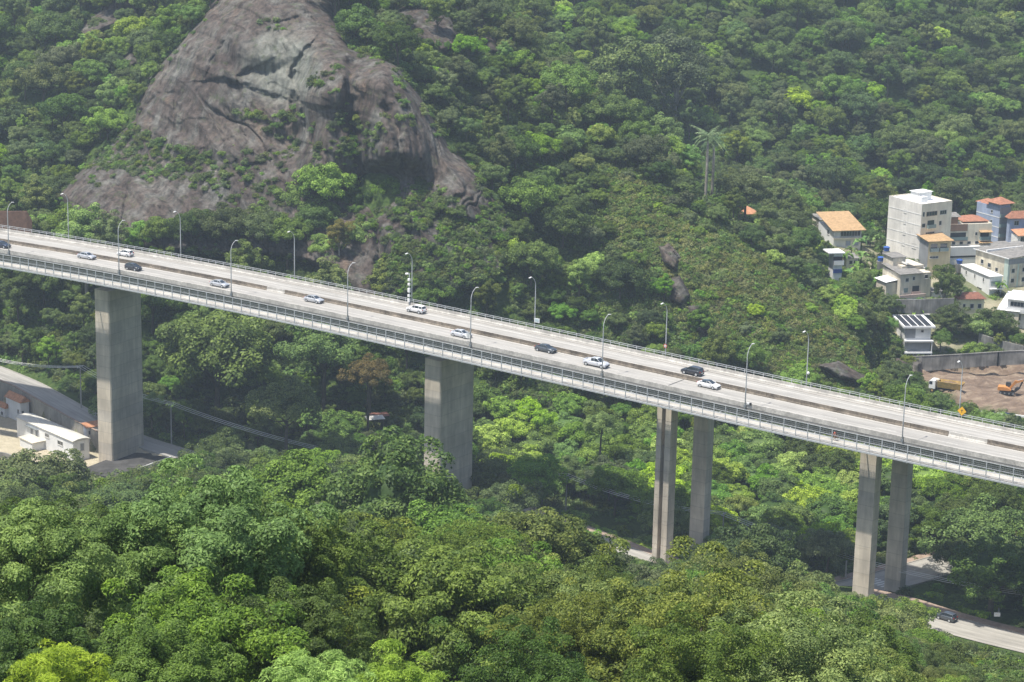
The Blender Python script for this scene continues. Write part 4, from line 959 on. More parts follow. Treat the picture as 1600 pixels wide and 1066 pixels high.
# 3 brown and cream house
a = House('cream_terrace_house', 'cream and brown house with roof terrace and tiled lean-to beside the tall apartment block', 'house', 1479, 412, 351, 662, 14, 1546, 1470, WM['cream'], parapet=.9); W3 = a.lr; H3 = a.h
a.flat(M['concrete'], th=.1)
a.slab(-.02, W3 * .43, -.06, -.001, H3 - 2.0, H3 + .02, 'brown_band', WM['brown']); a.balcony('R', .3, W3 * .4, H3 - 4.6, .9, WM['brown']); a.win('R', W3 * .62, H3 - 3.4, .6, .9)
a.balcony('R', W3 * .72, W3 * .24, H3 - 4.7, .9); a.mono(TM['tan'], W3 * .7, W3 * .99, -1.3, .2, H3 - 2.3, H3 - 1.9, 'y', name='awning'); a.mono(TM['tan'], W3 * .7, W3 * 1.0, -1.3, .2, H3 - 5.4, H3 - 5.0, 'y', name='awning')
a.hipbox(TM['red'], W3 * .4, W3 + .3, 2.4, a.ll + 6, H3 + .2, 1.2); a.slab(.2, 3.2, 1.2, 4.4, H3 - .2, H3 + 2.0, 'terrace_hut', WM['brown']); a.mono(TM['fibre'], -.2, 4.0, .8, 4.8, H3 + 2.0, H3 + 2.6, 'y')
a.slab(-.3, W3 * .98, -1.6, -.07, a.z0, H3 - 6.3, 'terrace_wall', WM['white']); a.slab(-.3, W3 * .98, -1.66, -1.601, H3 - 9.4, H3 - 8.9, 'gap_shade_strip', M['trim'])  # black strip on the terrace wall paints the shade of a gap
a.win('R', 1.2, H3 - 5.9, 1.0, .8, 4, 2.4)
# 4 blue tower house
a = House('blue_tower_house', 'blue four storey house with red tiled hip roof and dark balcony tower', 'house', 1558, 392, 325, 690, 30, 1575, 1522, WM['blue'], parapet=.4); L = a.ll; H4 = a.h
a.hipbox(TM['red'], -.8, a.lr + 1, -.8, 6.2, H4 + 1.2, 1.6); a.slab(.2, a.lr - .2, .3, 5.5, H4 - .3, H4 + 1.2, 'roof_room', WM['blue']); a.hipbox(TM['red'], 1, a.lr + 2, 7, L + 2, H4 - .2, 1.2)
for k in range(1, 4): a.slab(-.05, -.001, 0, L, H4 - 3.0 * k - .15, H4 - 3.0 * k + .1, 'floor_band', WM['white']); a.win('L', 3.2, H4 - 3.0 * k + .9, .7, .8)
for k in range(4): a.balcony('R', .1, a.lr - .2, H4 - 2.9 - 3.0 * k, .5, WM['grey'])
a.slab(.0, a.lr, -.03, -.001, a.z0, H4, 'shaft_front', WM['grey'])
b_ = House('blue_wing_house', 'long blue house wing with red tiled roof behind the dark balcony tower', 'house', 1574, 395, 341, 693, 12, 1640, 1570, WM['blue'], parapet=0)
b_.hip(TM['red'], .6, 2.0); H_ = b_.h
for k in range(3): b_.win('R', 1.5, H_ - 2.2 - 3.1 * k, 1.4, 1.3); b_.win('R', 8, H_ - 1.7 - 3.1 * k, .9, .8, 2, 1.6)
for k in range(4): b_.slab(1 + k * 3.2, 1.5 + k * 3.2, -1.3, -.9, b_.z0, H_ - 7.6, 'column', WM['white'])
b_.slab(.2, 12, -1.4, -.01, H_ - 7.6, H_ - 7.3, 'porch_slab', WM['white'])
# 5 white house with orange roof, right edge
a = House('white_orange_roof_house', 'white house with small orange tiled roof at the right edge before the blue wing', 'house', 1588, 402, 368, 668, 20, 1640, 1578, WM['white'], parapet=0); a.mono(TM['orange'], -.4, a.lr, -.8, a.ll, a.h, a.h + 1.2, 'y'); a.win('R', 1, a.h - 1.9, 1.6, 1.3, 2, 2.6); a.win('R', 1, a.h - 4.6, .9, 1.1)
# 6 stained building
a = House('stained_cream_building', 'stained cream three storey building with pale green corner strips and grey roof', 'building', 1573, 450, 404, 632, 30, 1640, 1522, WM['stained'], parapet=0); L = a.ll; H6 = a.h
a.mono(TM['fibre'], -.5, a.lr, -.5, L + .5, H6 + .05, H6 + .9, 'x'); a.slab(-.55, a.lr, L * .62, L * .62 + .35, H6 + .15, H6 + .75, 'roof_wall', WM['white']); a.slab(-.62, -.5, -.6, L + .5, H6 - .1, H6 + .14, 'gutter', WM['white'])
for q in (0.0, 3.4): a.slab(q, q + .5, -.06, -.001, a.z0, H6 - .1, 'corner_strip', WM['green'])
a.slab(-.06, -.001, 0, 1.6, a.z0, H6 - .1, 'side_strip', WM['green']); a.slab(.0, a.lr, -.1, -.061, H6 - 1.8, H6 - .3, 'shutter_band', WM['grey'])
for k in range(3): a.win('R', 1.3, H6 - 4.2 - 2.8 * k, 1.1, 1.1); a.win('R', 5.2, H6 - 4.2 - 2.8 * k, 1.2, 1.1)
for k in range(2): a.win('L', L * .3, H6 - 4.6 - 2.8 * k, 1.0, 1.0); a.win('L', L * .52, H6 - 4.0 - 2.8 * k, 1.2, 1.1); a.win('L', L * .75, H6 - 3.6 - 2.8 * k, 1.0, 1.1)
# 7 white long house
a = House('white_long_house', 'low white house with white flat roof and three small windows below the stained building', 'house', 1545, 462, 433, 616, 20, 1564, 1500, WM['white'], parapet=0); L = a.ll; H7 = a.h
a.flat(M['roof_white'], .25, .18, z=H7); a.slab(-.2, -.02, 1, L - 1, H7 - .35, H7 - .2, 'gutter', WM['grey']); a.win('L', 3, H7 - 2.0, .5, 1.0, 3, 4.6); a.win('L', L * .25, H7 - 5, 2.4, .9)
a.win('R', .4, H7 - 2.6, max(1.5, a.lr - .9), 1.3, glass=M['rail_glass']); a.slab(-.1, a.lr + .1, -1.2, -.01, H7 - 3.4, H7 - 3.1, 'canopy', WM['white'])
# 8 beige house in the middle
a = House('beige_fibre_roof_house', 'beige house with grey corrugated roofs and a roof hut in the middle of the town', 'house', 1405, 470, 429, 613, 22, 1453, 1377, WM['beige'], parapet=0); L = a.ll; H8 = a.h; R8 = a.lr
a.mono(TM['fibre'], -.5, R8 * .72, -.5, L + .3, H8 + .1, H8 + 1.1, 'y'); a.mono(TM['fibre'], R8 * .45, R8 + .4, L * .42, L + 3, H8 + 1.6, H8 + .3, 'x')
a.slab(R8 * .3, R8 + .1, L * .45, L + 2.8, H8 - .3, H8 + 1.1, 'upper_wall', WM['beige']); a.slab(1.5, 5.4, L * .72, L + 2.5, H8 + .5, H8 + 3.0, 'roof_hut', WM['beige']); a.mono(TM['fibre'], 1.1, 5.8, L * .7, L + 2.9, H8 + 3.1, H8 + 3.3, 'y')
a.slab(R8 * .45 - .2, R8 * .45, L * .42 - .1, L + 3.1, H8 + 1.5, H8 + 1.95, 'roof_edge', WM['white']); a.slab(R8, R8 + .35, L * .42 - .1, L + 3.1, H8 + .0, H8 + .42, 'roof_edge', WM['white'])
a.win('R', 1.6, H8 - 2.1, .9, .9); a.win('R', 3.8, H8 - 1.8, .6, .9); a.win('R', R8 * .78, H8 - 1.6, 1.0, 1.0); a.win('R', 1.2, H8 - 5.1, 1.3, 1.2, glass=M['rail_glass']); a.balcony('R', 3.6, 2.6, H8 - 5.6, .5, WM['pink'], False, .7)
a.slab(.6, R8 * .8, -.7, -.01, a.z0, H8 - 6.4, 'ground_floor', WM['white']); a.slab(-.4, R8 * .8, -.9, -.6, H8 - 6.39, H8 - 5.6, 'pink_ledge', WM['pink'])
a.slab(-3.2, -.01, L * .2, L * .75, H8 - 7.5, H8 - 2.6, 'side_room', WM['beige']); a.mono(M['roof_white'], -3.6, .0, L * .15, L * .8, H8 - 2.3, H8 - 1.8, 'x', name='side_roof')
for k in range(2): a.win('L', L * .22, H8 - 4.7 - 2.6 * k, .1, .1) if False else None
# 9 small yellow house
a = House('yellow_cottage', 'small yellow cottage with maroon tiled hip roof between trees', 'house', 1497, 494, 467, 598, 8, 1536, 1492, WM['yellow'], parapet=0); a.hip(TM['maroon'], .5, 1.5)
a.win('R', 1.2, a.h - 2.4, .6, .9); a.win('R', 3.2, a.h - 2.6, .9, 1.1, 2, 2.1)
# 10 modern white house at the right edge
a = House('white_modern_house', 'modern white two storey house with long window band at the right edge of the town', 'house', 1572, 506, 466, 590, -24, 1650, 1584, WM['white'], parapet=.3); R10 = a.lr; H10 = a.h
a.flat(M['roof_white'], .9, .2, z=H10 - .1); a.win('R', .8, H10 - 2.0, R10 - 2, 1.2); a.slab(-.3, R10, -1.6, -.01, H10 - 3.4, H10 - 3.0, 'balcony_slab', WM['white']); a.slab(-.3, R10, -1.62, -1.5, H10 - 2.99, H10 - 2.2, 'balcony_wall', WM['white'])
a.win('R', 1.5, H10 - 5.6, 2.2, 1.6, 4, 3.6)
a = House('cream_shed_roof_house', 'low cream shed with pale sloping roof in front of the modern white house', 'shed', 1558, 508, 484, 588, -20, 1590, 1575, WM['cream'], parapet=0); a.mono(M['roof_white'], -.4, a.lr + .3, -.4, a.ll + .4, a.h + .1, a.h + .9, 'y')
# 11 grey house with solar panels
a = House('solar_roof_house', 'grey and white house with dark solar panels on its slanted roof above the retaining wall', 'house', 1412, 556, 512, 583, 5, 1452, 1396, WM['white'], parapet=0); R11 = a.lr; L = a.ll; H11 = a.h
a.slab(-.7, R11 + .9, -.9, L + .5, H11, H11 + .55, 'roof', WM['white'])
for k in range(4): a.slab(-.3 + k * (R11 + .6) / 4, -.3 + (k + .82) * (R11 + .6) / 4, -.5, L - .2, H11 + .56, H11 + .64, 'solar_panel', M['solar'])
a.slab(-.03, R11 * .4, -.06, -.001, H11 - 2.8, H11 - .02, 'grey_panel', WM['grey']); a.slab(0, R11, -.08, -.062, H11 - 6.2, H11 - 3.8, 'shutter_front', WM['grey']); a.slab(-.2, R11 + .6, -1.2, -.01, H11 - 3.6, H11 - 3.2, 'balcony_slab', WM['white']); a.slab(-.2, R11 + .4, -1.2, -.01, H11 - 6.7, H11 - 6.3, 'lower_slab', WM['white'])
a.slab(R11 + .1, R11 + .3, -1.1, -.9, a.z0, H11 - 3.6, 'column', WM['white']); a.win('R', R11 * .62, H11 - 1.2, .6, .5)
b_ = House('flat_white_annex', 'low annex with flat white roof behind the solar panel house', 'house', 1428, 503, 492, 604, 5, 1456, 1420, WM['grey'], parapet=.3); b_.flat(M['roof_white'], .3, .2, z=b_.h - .1)
# 12 house with tan tiled roof
a = House('tan_tile_house', 'pale house with large weathered tan tiled roof left of the banana plants', 'house', 1302, 384, 360, 655, 14, 1345, 1278, WM['white'], parapet=0); L = a.ll; R12 = a.lr; H12 = a.h
a.mono(TM['tan'], -.9, R12 + .9, -1.3, L + .4, H12 + .1, H12 + 2.9, 'y', .15); a.win('R', R12 * .25, H12 - 1.8, R12 * .7, 1.4); a.win('L', L * .3, H12 - 2, 1.4, 1.2); a.slab(0, R12, -.8, -.01, H12 - 2.6, H12 - 2.2, 'ledge', WM['cream']); a.win('R', R12 * .45, H12 - 4.6, 1.4, 1.4, 2, 2.4, glass=WM['blue'])
# 13 narrow white tower house
a = House('narrow_white_house', 'narrow white house with overhanging white roof on a bare red bank', 'house', 1300, 447, 396, 625, 12, 1314, 1293, WM['white'], parapet=0); a.slab(-1.6, a.lr + .4, -.8, a.ll + .8, a.h, a.h + .3, 'roof', M['roof_white'])
a.slab(-.05, a.lr + .05, -.06, -.001, a.h - 2.0, a.h - .9, 'opening_shade_sheet', M['trim']); a.slab(-.03, a.lr + .3, -.6, -.01, a.h - 3.2, a.h - 2.0, 'balcony', WM['white']); a.slab(.1, a.lr, -.3, -.01, a.h - 5.4, a.h - 4.4, 'blue_tank', weathered('blue_plastic', (.03, .08, .32), .1, 1, .5))  # black sheet on the wall paints the shade inside an opening
# 14 distant orange roof
a = House('orange_roof_cottage', 'far cottage showing only its orange tiled roof among trees left of the town', 'house', 1143, 342, 334, 716, 6, 1182, 1138, WM['white'], parapet=0); a.hip(TM['orange'], .6, 1.8)
for args in (('fibre_roof_shed', 'low shed with grey fibre roof between the beige house and the dark conical tree', 'shed', 1456, 464, 456, 620, 18, 1478, 1450, WM['white']), ('white_lean_to', 'small white lean-to in front of the long white house', 'shed', 1512, 474, 466, 606, 16, 1534, 1500, WM['beige']),
             ('grey_roof_house', 'pale house with grey roof half hidden behind the tan tiled house', 'house', 1282, 362, 344, 690, 16, 1300, 1268, WM['cream']), ('small_cream_house', 'small cream house with fibre roof behind the narrow white house', 'house', 1322, 420, 404, 640, 14, 1340, 1314, WM['cream']),
             ('white_corner_house', 'white house with flat grey roof between the stained building and the blue wing', 'house', 1553, 408, 388, 676, 18, 1584, 1538, WM['white'])):
    a = House(*args, parapet=0); a.mono(TM['fibre'], -.4, a.lr + .4, -.4, a.ll + .4, a.h + .08, a.h + .6, 'y'); a.win('R', a.lr * .25, a.h * .45, .9, .9, 2, a.lr * .4)
# 15 water tanks and small things
def tank(px, py, D, lab, rz=0, s=1):
    c = P(px, py, D); r = empty('water_tank', V(c), 0, lab, 'water tank', 'blue roof water tanks'); BLM = M.setdefault('blue_tank', weathered('blue_tank_plastic', (.04, .12, .42), .12, 1, .5))
    mb = MB(); mb.tube([(0, 0, 0), (0, 0, 1.0 * s), (0, 0, 1.05 * s)], [.75 * s, .9 * s, .93 * s], 14); mb.build('tank', BLM, r); mb = MB(); mb.tube([(0, 0, 1.06 * s), (0, 0, 1.25 * s), (0, 0, 1.3 * s)], [.93 * s, .6 * s, .2 * s], 14); mb.build('lid', BLM, r); MB().box(-.9, .9, -.9, .9, -2.5, -.01).build('stand', WM['conc'], r)
tank(1385, 392, 640, 'blue water tank left of the apartment block among banana plants'); tank(1376, 408, 624, 'blue water tank beside the beige corrugated roof'); tank(1499, 412, 640, 'blue water tank behind the low white house')

# walls -----------------------------------------------------------------
def wall_line(name, label, pts_px, mat, h0=None, th=.35, cap=None, cat='wall', kind=None, panels=0):
    """pts: (px, py_top, D, height)"""
    C = [V(P(a, b_, d)) if b_ is not None else V(a) for a, b_, d, h in pts_px]; r = empty(name, C[0], 0, label, cat, kind=kind); o0 = C[0]
    mb = MB(); cp = MB(); jm = MB()
    for i in range(len(C) - 1):
        t = (C[i + 1] - C[i]).to_2d().normalized(); n = Vector((-t.y, t.x, 0)) * th / 2
        A = C[i] - o0; B_ = C[i + 1] - o0; ha, hb = pts_px[i][3], pts_px[i + 1][3]
        mb.add([A - n - Vector((0, 0, ha)), B_ - n - Vector((0, 0, hb)), B_ + n - Vector((0, 0, hb)), A + n - Vector((0, 0, ha)), A - n, B_ - n, B_ + n, A + n], [(3, 2, 1, 0), (4, 5, 6, 7), (0, 1, 5, 4), (2, 3, 7, 6), (1, 2, 6, 5), (3, 0, 4, 7)])
        if cap:
            n2 = n * 1.5; e = Vector((0, 0, .12)); u = Vector((0, 0, .003))
            cp.add([A - n2 + u, B_ - n2 + u, B_ + n2 + u, A + n2 + u, A - n2 + e, B_ - n2 + e, B_ + n2 + e, A + n2 + e], [(3, 2, 1, 0), (4, 5, 6, 7), (0, 1, 5, 4), (2, 3, 7, 6), (1, 2, 6, 5), (3, 0, 4, 7)])
        if panels:
            L_ = (B_ - A).length; k = max(1, int(L_ / panels))
            for q in range(k + 1):
                p = A.lerp(B_, q / k); hh = ha + (hb - ha) * q / k; nn = n.normalized() * (th / 2 + .06)
                p2 = p - nn; tt = Vector((t.x, t.y, 0)) * .18
                jm.add([p2 - tt - Vector((0, 0, hh)), p2 + tt - Vector((0, 0, hh)), p2 + tt - Vector((0, 0, .05)), p2 - tt - Vector((0, 0, .05)), p - tt - Vector((0, 0, hh)), p + tt - Vector((0, 0, hh)), p + tt - Vector((0, 0, .05)), p - tt - Vector((0, 0, .05))], [(0, 1, 2, 3), (4, 7, 6, 5), (0, 4, 5, 1), (3, 2, 6, 7), (0, 3, 7, 4), (1, 5, 6, 2)])
    mb.build('wall_face', mat, r)
    if cap: cp.build('coping', cap, r)
    if panels: jm.build('buttresses', mat, r)
    return r
wall_line('retaining_wall', 'long stained grey retaining wall above the brown building site', [(1402, 558, 584, 4.5), (1440, 557, 581, 4), (1500, 554, 580, 3.6), (1560, 550, 580, 3.6), (1640, 546, 580, 3.6)], WM['conc'], cap=WM['conc'], panels=9)
wall_line('garden_wall', 'pale grey garden wall sloping down behind the round dark trees', [(1530, 521, 592, 2.5), (1560, 531, 588, 2.5), (1600, 541, 584, 2.5), (1640, 548, 583, 2.5)], WM['conc'])
wall_line('grey_wall', 'plain grey wall between the beige house and the yellow cottage', [(1372, 468, 602, 3), (1430, 468, 600, 4), (1491, 466, 600, 4)], WM['conc'])
wall_line('brick_wall', 'reddish brick wall above the road at the left edge', [(-30, 329, 590, 7), (10, 330, 588, 7), (42, 330, 587, 7), (50, 345, 587, 4)], weathered('brick', (.20, .115, .08), .25, 1.2, .9, bump=.02))
wall_line('white_blue_hoarding', 'white site hoarding with a blue panel behind the far railing at the right', [(1533, 642, 530, 2.2), (1560, 645, 527, 2.2), (1650, 655, 520, 2.2)], WM['white'])
p = empty('site_panel', V(P(1577, 648, 524.5)), rad(-20), 'blue panel leaning on the white site hoarding', 'panel'); MB().box(-1.3, 1.3, -.1, 0, -1.5, .4).build('panel_sheet', weathered('blue_sheet', (.03, .06, .25), .2, 1, .6), p); MB().box(-1.3, 1.3, .0, .1, -1.6, -1.5).build('panel_foot', M['galv_dark'], p)

# left compound -------------------------------------------------------------
a = House('white_site_building', 'long low white building with pale curved roof beside the leftmost pier', 'building', 115, 721, 690, 0, 42, 140, 27, WM['white'], parapet=0); L = a.ll; H = a.h; Rr = a.lr
mb = MB(); mb.loft([[(-.25, y, H + .02), (Rr * .25, y, H + .35), (Rr * .5, y, H + .45), (Rr * .75, y, H + .35), (Rr + .25, y, H + .02), (Rr + .25, y, H - .1), (-.25, y, H - .1)] for y in (-.25, L * .33, L * .66, L + .25)], cap=True); mb.build('roof', weathered('pale_roof', (.58, .56, .50), .12, .3, .8), a.r)
a.win('L', L * .62, H - 3.0, 1.0, 1.9, 2, 2.2, glass=WM['grey']); a.win('L', L * .42, H - 1.7, 1.7, .8); a.win('L', L * .18, H - 2.2, 2.2, .9); a.win('R', Rr * .45, H - 2.6, .9, 1.6, glass=WM['grey']); a.slab(-.6, -.01, L * .6, L * .82, H - .95, H - .85, 'door_canopy', M['galv_dark'])
a.slab(-3.4, -.02, L * .5, L * .72, H - 5.2, H - 2.9, 'side_store', WM['white']); a.slab(-3.6, -.02, L * .48, L * .74, H - 2.89, H - 2.7, 'store_roof', WM['beige'])
a = House('orange_roof_gatehouse', 'white gatehouse with bright orange tiled roof against the retaining wall', 'house', 33, 660, 629, 0, 42, 46, 10, WM['white'], parapet=0); a.hipbox(TM['orange'], -.3, a.lr + .3, -.4, a.ll + .3, a.h, 1.3, 'y', True); a.win('R', .3, a.h - 3, .5, .7); a.win('L', .9, a.h - 3, .6, .9)
a = House('orange_roof_annex', 'small orange roofed annex left of the gatehouse, cut by the left edge', 'house', 8, 652, 638, 0, 42, 14, -20, WM['white'], parapet=0); a.hipbox(TM['orange'], -.2, a.lr + .3, -.3, a.ll + .2, a.h, 1.1, 'y', True); a.win('L', 1, a.h - 2, .8, .8)
a = House('orange_roof_kiosk', 'small white kiosk with orange roof half hidden behind the leftmost pier', 'kiosk', 136, 700, 668, 0, 38, 168, 131, WM['white'], parapet=0); a.mono(TM['orange'], -.4, a.lr + .3, -.4, a.ll + .3, a.h, a.h + .7, 'y'); a.win('R', .5, a.h - 1.9, .7, .9)
wall_line('ramp_wall', 'tall panelled grey retaining wall with reddish coping below the left road', [(w_, None, 0, 7.5) for w_ in WALL_L], weathered('ramp_concrete', (.40, .37, .31), .25, .25, .9, streak=True), cap=M['pavement'], panels=6)
wall_line('yard_fence', 'low grey compound wall at the lower left edge', [(-40, 700, 520, 3), (10, 708, 516, 3), (60, 728, 508, 3)], WM['conc'])
# pier plinth, with the bridge's shadow put into its dark colour
pl = empty('pier_plinth', V(PZ(180, 735, 0)), 0, 'concrete platform coloured dark for the bridge shadow around the foot of the leftmost pier', 'platform'); o0 = V(PZ(180, 735, 0))
c4 = [PZ(118, 737, 1.2), PZ(176, 746, 1.2), PZ(272, 711, 1.2), PZ(214, 700, 1.2)]
mb = MB(); mb.prism([(c[0] - o0.x, c[1] - o0.y) for c in c4], -3.2, 1.2); mb.build('slab', M['shadow_slab'], pl)
c5 = [PZ(213, 733, 1.2), PZ(270, 712.5, 1.2)]; q = [Vector((c[0], c[1], 0)) for c in c5]; t = (q[1] - q[0]).normalized(); n = Vector((t.y, -t.x, 0)) * .3
wt = empty('white_tank_wall', V(PZ(240, 735, 0)), 0, 'white painted wall with faint lettering below the pier platform', 'wall'); o1 = V(PZ(240, 735, 0))
mb = MB(); mb.prism([(v.x - o1.x, v.y - o1.y) for v in (q[0] + n * .2, q[0] + n, q[1] + n, q[1] + n * .2)], -3, 1.35); mb.build('wall_face', WM['white'], wt)
mb = MB(); M4 = Matrix.Translation(q[0] + n * 1.02 - o1 + t * 3) @ Matrix.Rotation(math.atan2(t.y, t.x), 4, 'Z'); x = 0
for k, wd in enumerate((.4, .5, .45, 0, .5, .4, .55, .45)):
    if wd: mb.box(x, x + wd * .7, -.02, 0, -.55, -.2, M4)
    x += wd + .12 if wd else .7
mb.build('faint_lettering', WM['green'], wt)

# dump truck and excavator -----------------------------------------------
def onz(px, py, z): return V(PZ(px, py, z))
def truck():
    p = V(P(1478, 618, hit(1478, 618, 500))); r = empty('dump_truck', p, rad(-26), 'yellow dump truck with white cab half hidden by bushes at the building site', 'truck')
    p.z = G1(p.x, p.y) + .6; r.location = p
    MB().box(-4, 3.2, -.5, .5, .8, 1.15).build('chassis', M['trim'], r)
    c = MB(); c.loft([[(x, -1.2, .9), (x, -1.2, zt), (x, 1.2, zt), (x, 1.2, .9)] for x, zt in ((-4.1, 2.7), (-3.6, 3.1), (-2.5, 3.1))], cap=True); c.build('cab', M['white'], r, bevel=.08)
    MB().box(-4.0, -3.2, -1.22, 1.22, 2.0, 2.75).build('cab_windows', M['glass'], r)
    b = MB(); x0, x1, w0, w1, z0, z1 = -2.0, 4.2, 1.0, 1.35, 1.4, 3.0; t = .1
    b.add([(x0, -w0, z0), (x1 - .7, -w0, z0), (x1 - .7, w0, z0), (x0, w0, z0), (x0, -w1, z1), (x1, -w1, z1), (x1, w1, z1), (x0, w1, z1)], [(3, 2, 1, 0), (0, 1, 5, 4), (1, 2, 6, 5), (2, 3, 7, 6), (3, 0, 4, 7)])
    o = b.build('dump_body', M['yellow_dull'], r, fix=False); s = o.modifiers.new('s', 'SOLIDIFY'); s.thickness = .12
    h = MB(); h.loft([[(x0 + .2 + 5.4 * i / 8, -1.1 + 2.2 * k / 6, 2.3 + .7 * math.sin(math.pi * i / 8) * math.sin(math.pi * k / 6) + .15 * math.sin(i * 3 + k * 5)) for k in range(7)] for i in range(9)], close=False); h.build('load', M['earth_heap'], r, True)
    MB().tube([(-2.3, 0, 2.6), (-2.3, 0, 3.2)], [.5, .55], 12).build('drum', WM['beige'], r)
    for x in (-3.2, 1.2, 2.6):
        for s in (-1, 1):
            w_ = MB(); w_.tube([(x, s * .85, .52), (x, s * 1.2, .52)], .52, 16); o = w_.build('wheel', M['rubber'], r); w_ = MB(); w_.tube([(x, s * 1.19, .52), (x, s * 1.22, .52)], .28, 10); w_.build('rim', M['yellow_dull'], o)
M['yellow_dull'] = weathered('dull_yellow', (.50, .34, .12), .25, 1, .7); M['earth_heap'] = weathered('earth_heap', (.22, .15, .10), .3, 1.5, .95, bump=.1); M['orange'] = weathered('orange_paint', (.55, .25, .08), .15, 1, .55)
truck()
def excavator():
    p = V(P(1573, 619, hit(1573, 619, 500))); p.z = G1(p.x, p.y) + .6
    r = empty('excavator', p, rad(-14), 'orange tracked excavator with raised bent boom on the bare earth', 'excavator'); r.scale = (.88,) * 3
    for s in (-1, 1):
        t = MB(); y0, y1 = (s * 1.05 - .28, s * 1.05 + .28); prof = [(-2.1, .35), (-1.8, .1), (1.8, .1), (2.1, .35), (2.0, .7), (1.7, .85), (-1.7, .85), (-2.0, .7)]
        t.loft([[(x, y, z) for x, z in prof] for y in (y0, y1)], cap=True); t.build('track', M['rubber'], r, bevel=.05)
        for x in (-1.7, -.6, .6, 1.7): w_ = MB(); w_.tube([(x, s * 1.34, .45), (x, s * 1.37, .45)], .26, 10); w_.build('track_wheel', M['galv_dark'], r)
    MB().box(-.9, .9, -.8, .8, .75, 1.05).build('turntable', M['trim'], r)
    b = MB(); b.loft([[(x, -1.25, 1.1), (x, -1.25, zt), (x, 1.25, zt), (x, 1.25, 1.1)] for x, zt in ((-2.6, 1.7), (-2.4, 2.15), (-.3, 2.15), (1.1, 1.5))], cap=True); b.build('engine_body', M['orange'], r, bevel=.06)
    c = MB(); c.loft([[(x, .15, 1.3), (x, .2, zt), (x, 1.15, zt), (x, 1.2, 1.3)] for x, zt in ((-.5, 2.9), (-.2, 3.05), (.8, 3.0), (1.3, 1.9))], cap=True); c.build('cab', M['glass'], r); MB().box(-.45, .85, .2, 1.15, 3.02, 3.12).build('cab_roof', M['trim'], r)
    bo = MB(); 
    def beam(mb, a, b_, w0, w1, th=.2):
        a = Vector(a); b_ = Vector(b_); d = (b_ - a).normalized(); n = Vector((-d.z, 0, d.x)); y = Vector((0, th, 0))
        mb.loft([[a - n * w0 - y, a + n * w0 - y, a + n * w0 + y, a - n * w0 + y], [b_ - n * w1 - y, b_ + n * w1 - y, b_ + n * w1 + y, b_ - n * w1 + y]], cap=True)
    beam(bo, (.6, -.3, 1.6), (2.2, -.3, 3.7), .25, .4); bo.build('boom', M['orange'], r)
    bo = MB(); beam(bo, (2.0, -.3, 3.6), (4.1, -.3, 4.2), .38, .22); bo.build('boom_upper', M['orange'], r)
    st = MB(); beam(st, (4.1, -.3, 4.3), (3.2, -.3, 1.9), .26, .16, .16); st.build('stick', M['trim'], r)
    pi_ = MB(); pi_.tube([(1.0, -.3, 1.5), (2.2, -.3, 3.2)], .08, 6); pi_.tube([(2.6, -.3, 4.1), (3.9, -.3, 4.55)], .08, 6); pi_.build('hydraulic_rams', M['galv'], r)
    bk = MB(); bk.loft([[(3.2 + .9 * math.cos(a) - .3, y, 1.4 + .7 * math.sin(a)) for a in np.linspace(.9, 4.0, 8)] for y in (-.85, .25)], close=False, cap=True); o = bk.build('bucket', M['trim'], r, fix=False); o.modifiers.new('s', 'SOLIDIFY').thickness = .07
excavator()

# poles and wires ----------------------------------------------------------
def pole(px, py_top, py_base, D, lab, cross=1):
    D = hit(px, py_base, 380); b0 = V(P(px, py_base, D)); t = P(px, py_top, D); h = t[2] - b0.z; g = min(G1(b0.x, b0.y), b0.z)
    r = empty('utility_pole', b0, 0, lab, 'utility pole', 'utility poles in the valley')
    MB().tube([(0, 0, g - b0.z - .5), (0, 0, h * .5), (0, 0, h)], [.2, .16, .12], 8).build('shaft', M['concrete_pale'], r)
    if cross:
        mb = MB(); mb.box(-1.1, 1.1, -.06, .06, h - .5, h - .36, Matrix.Rotation(rad(60), 4, 'Z')); mb.build('crossarm', M['galv_dark'], r)
        ins = MB()
        for k in (-1, 0, 1): ins.tube([(k * .9 * math.cos(rad(60)), k * .9 * math.sin(rad(60)), h - .36), (k * .9 * math.cos(rad(60)), k * .9 * math.sin(rad(60)), h - .1)], .07, 6)
        ins.build('insulators', M['white'], r)
    return V(t)
M['concrete_pale'] = weathered('pale_concrete', (.42, .40, .37), .15, 1, .85)
pA = pole(127, 572, 638, 549, 'utility pole beside the road left of the leftmost wide pier'); pB = pole(268, 630, 694, 508, 'utility pole just right of the leftmost wide pier'); pC = pole(884, 741, 800, 462, 'utility pole standing in the grass left of the third pier')
pD = pole(1128, 801, 862, 436, 'utility pole behind the far leg of the third pier'); pE = V(P(1720, 940, 385)); pZ = V(P(-60, 545, 575))
pole(1321, 876, 905, 418, 'short thin pole in the grass left of the fourth pier', 0)
pole(1560, 950, 963, 392, 'short post carrying a small white board beside the lower street', 0)
r = empty('small_sign', V(P(1558, 961, 391.5)), rad(0), 'small white board on a post beside the lower street', 'sign'); MB().box(-.55, .55, -.03, .03, -.3, .45).build('board', M['white'], r); MB().box(-.3, .3, -.045, -.031, -.05, .2).build('board_panel', WM['pale'], r)
def wires(a, b_, lab, sag=1.6):
    r = empty('power_line', a, 0, lab, 'power line', 'power lines in the valley'); 
    for k in (-1, 0, 1):
        of = Vector((k * .9 * math.cos(rad(60)), k * .9 * math.sin(rad(60)), 0)); pts = [(b_ - a) * t + of + Vector((0, 0, -.1 - sag * 4 * t * (1 - t))) for t in np.linspace(0, 1, 17)]
        MB().tube(pts, .042, 4).build('wire', M['white'], r)
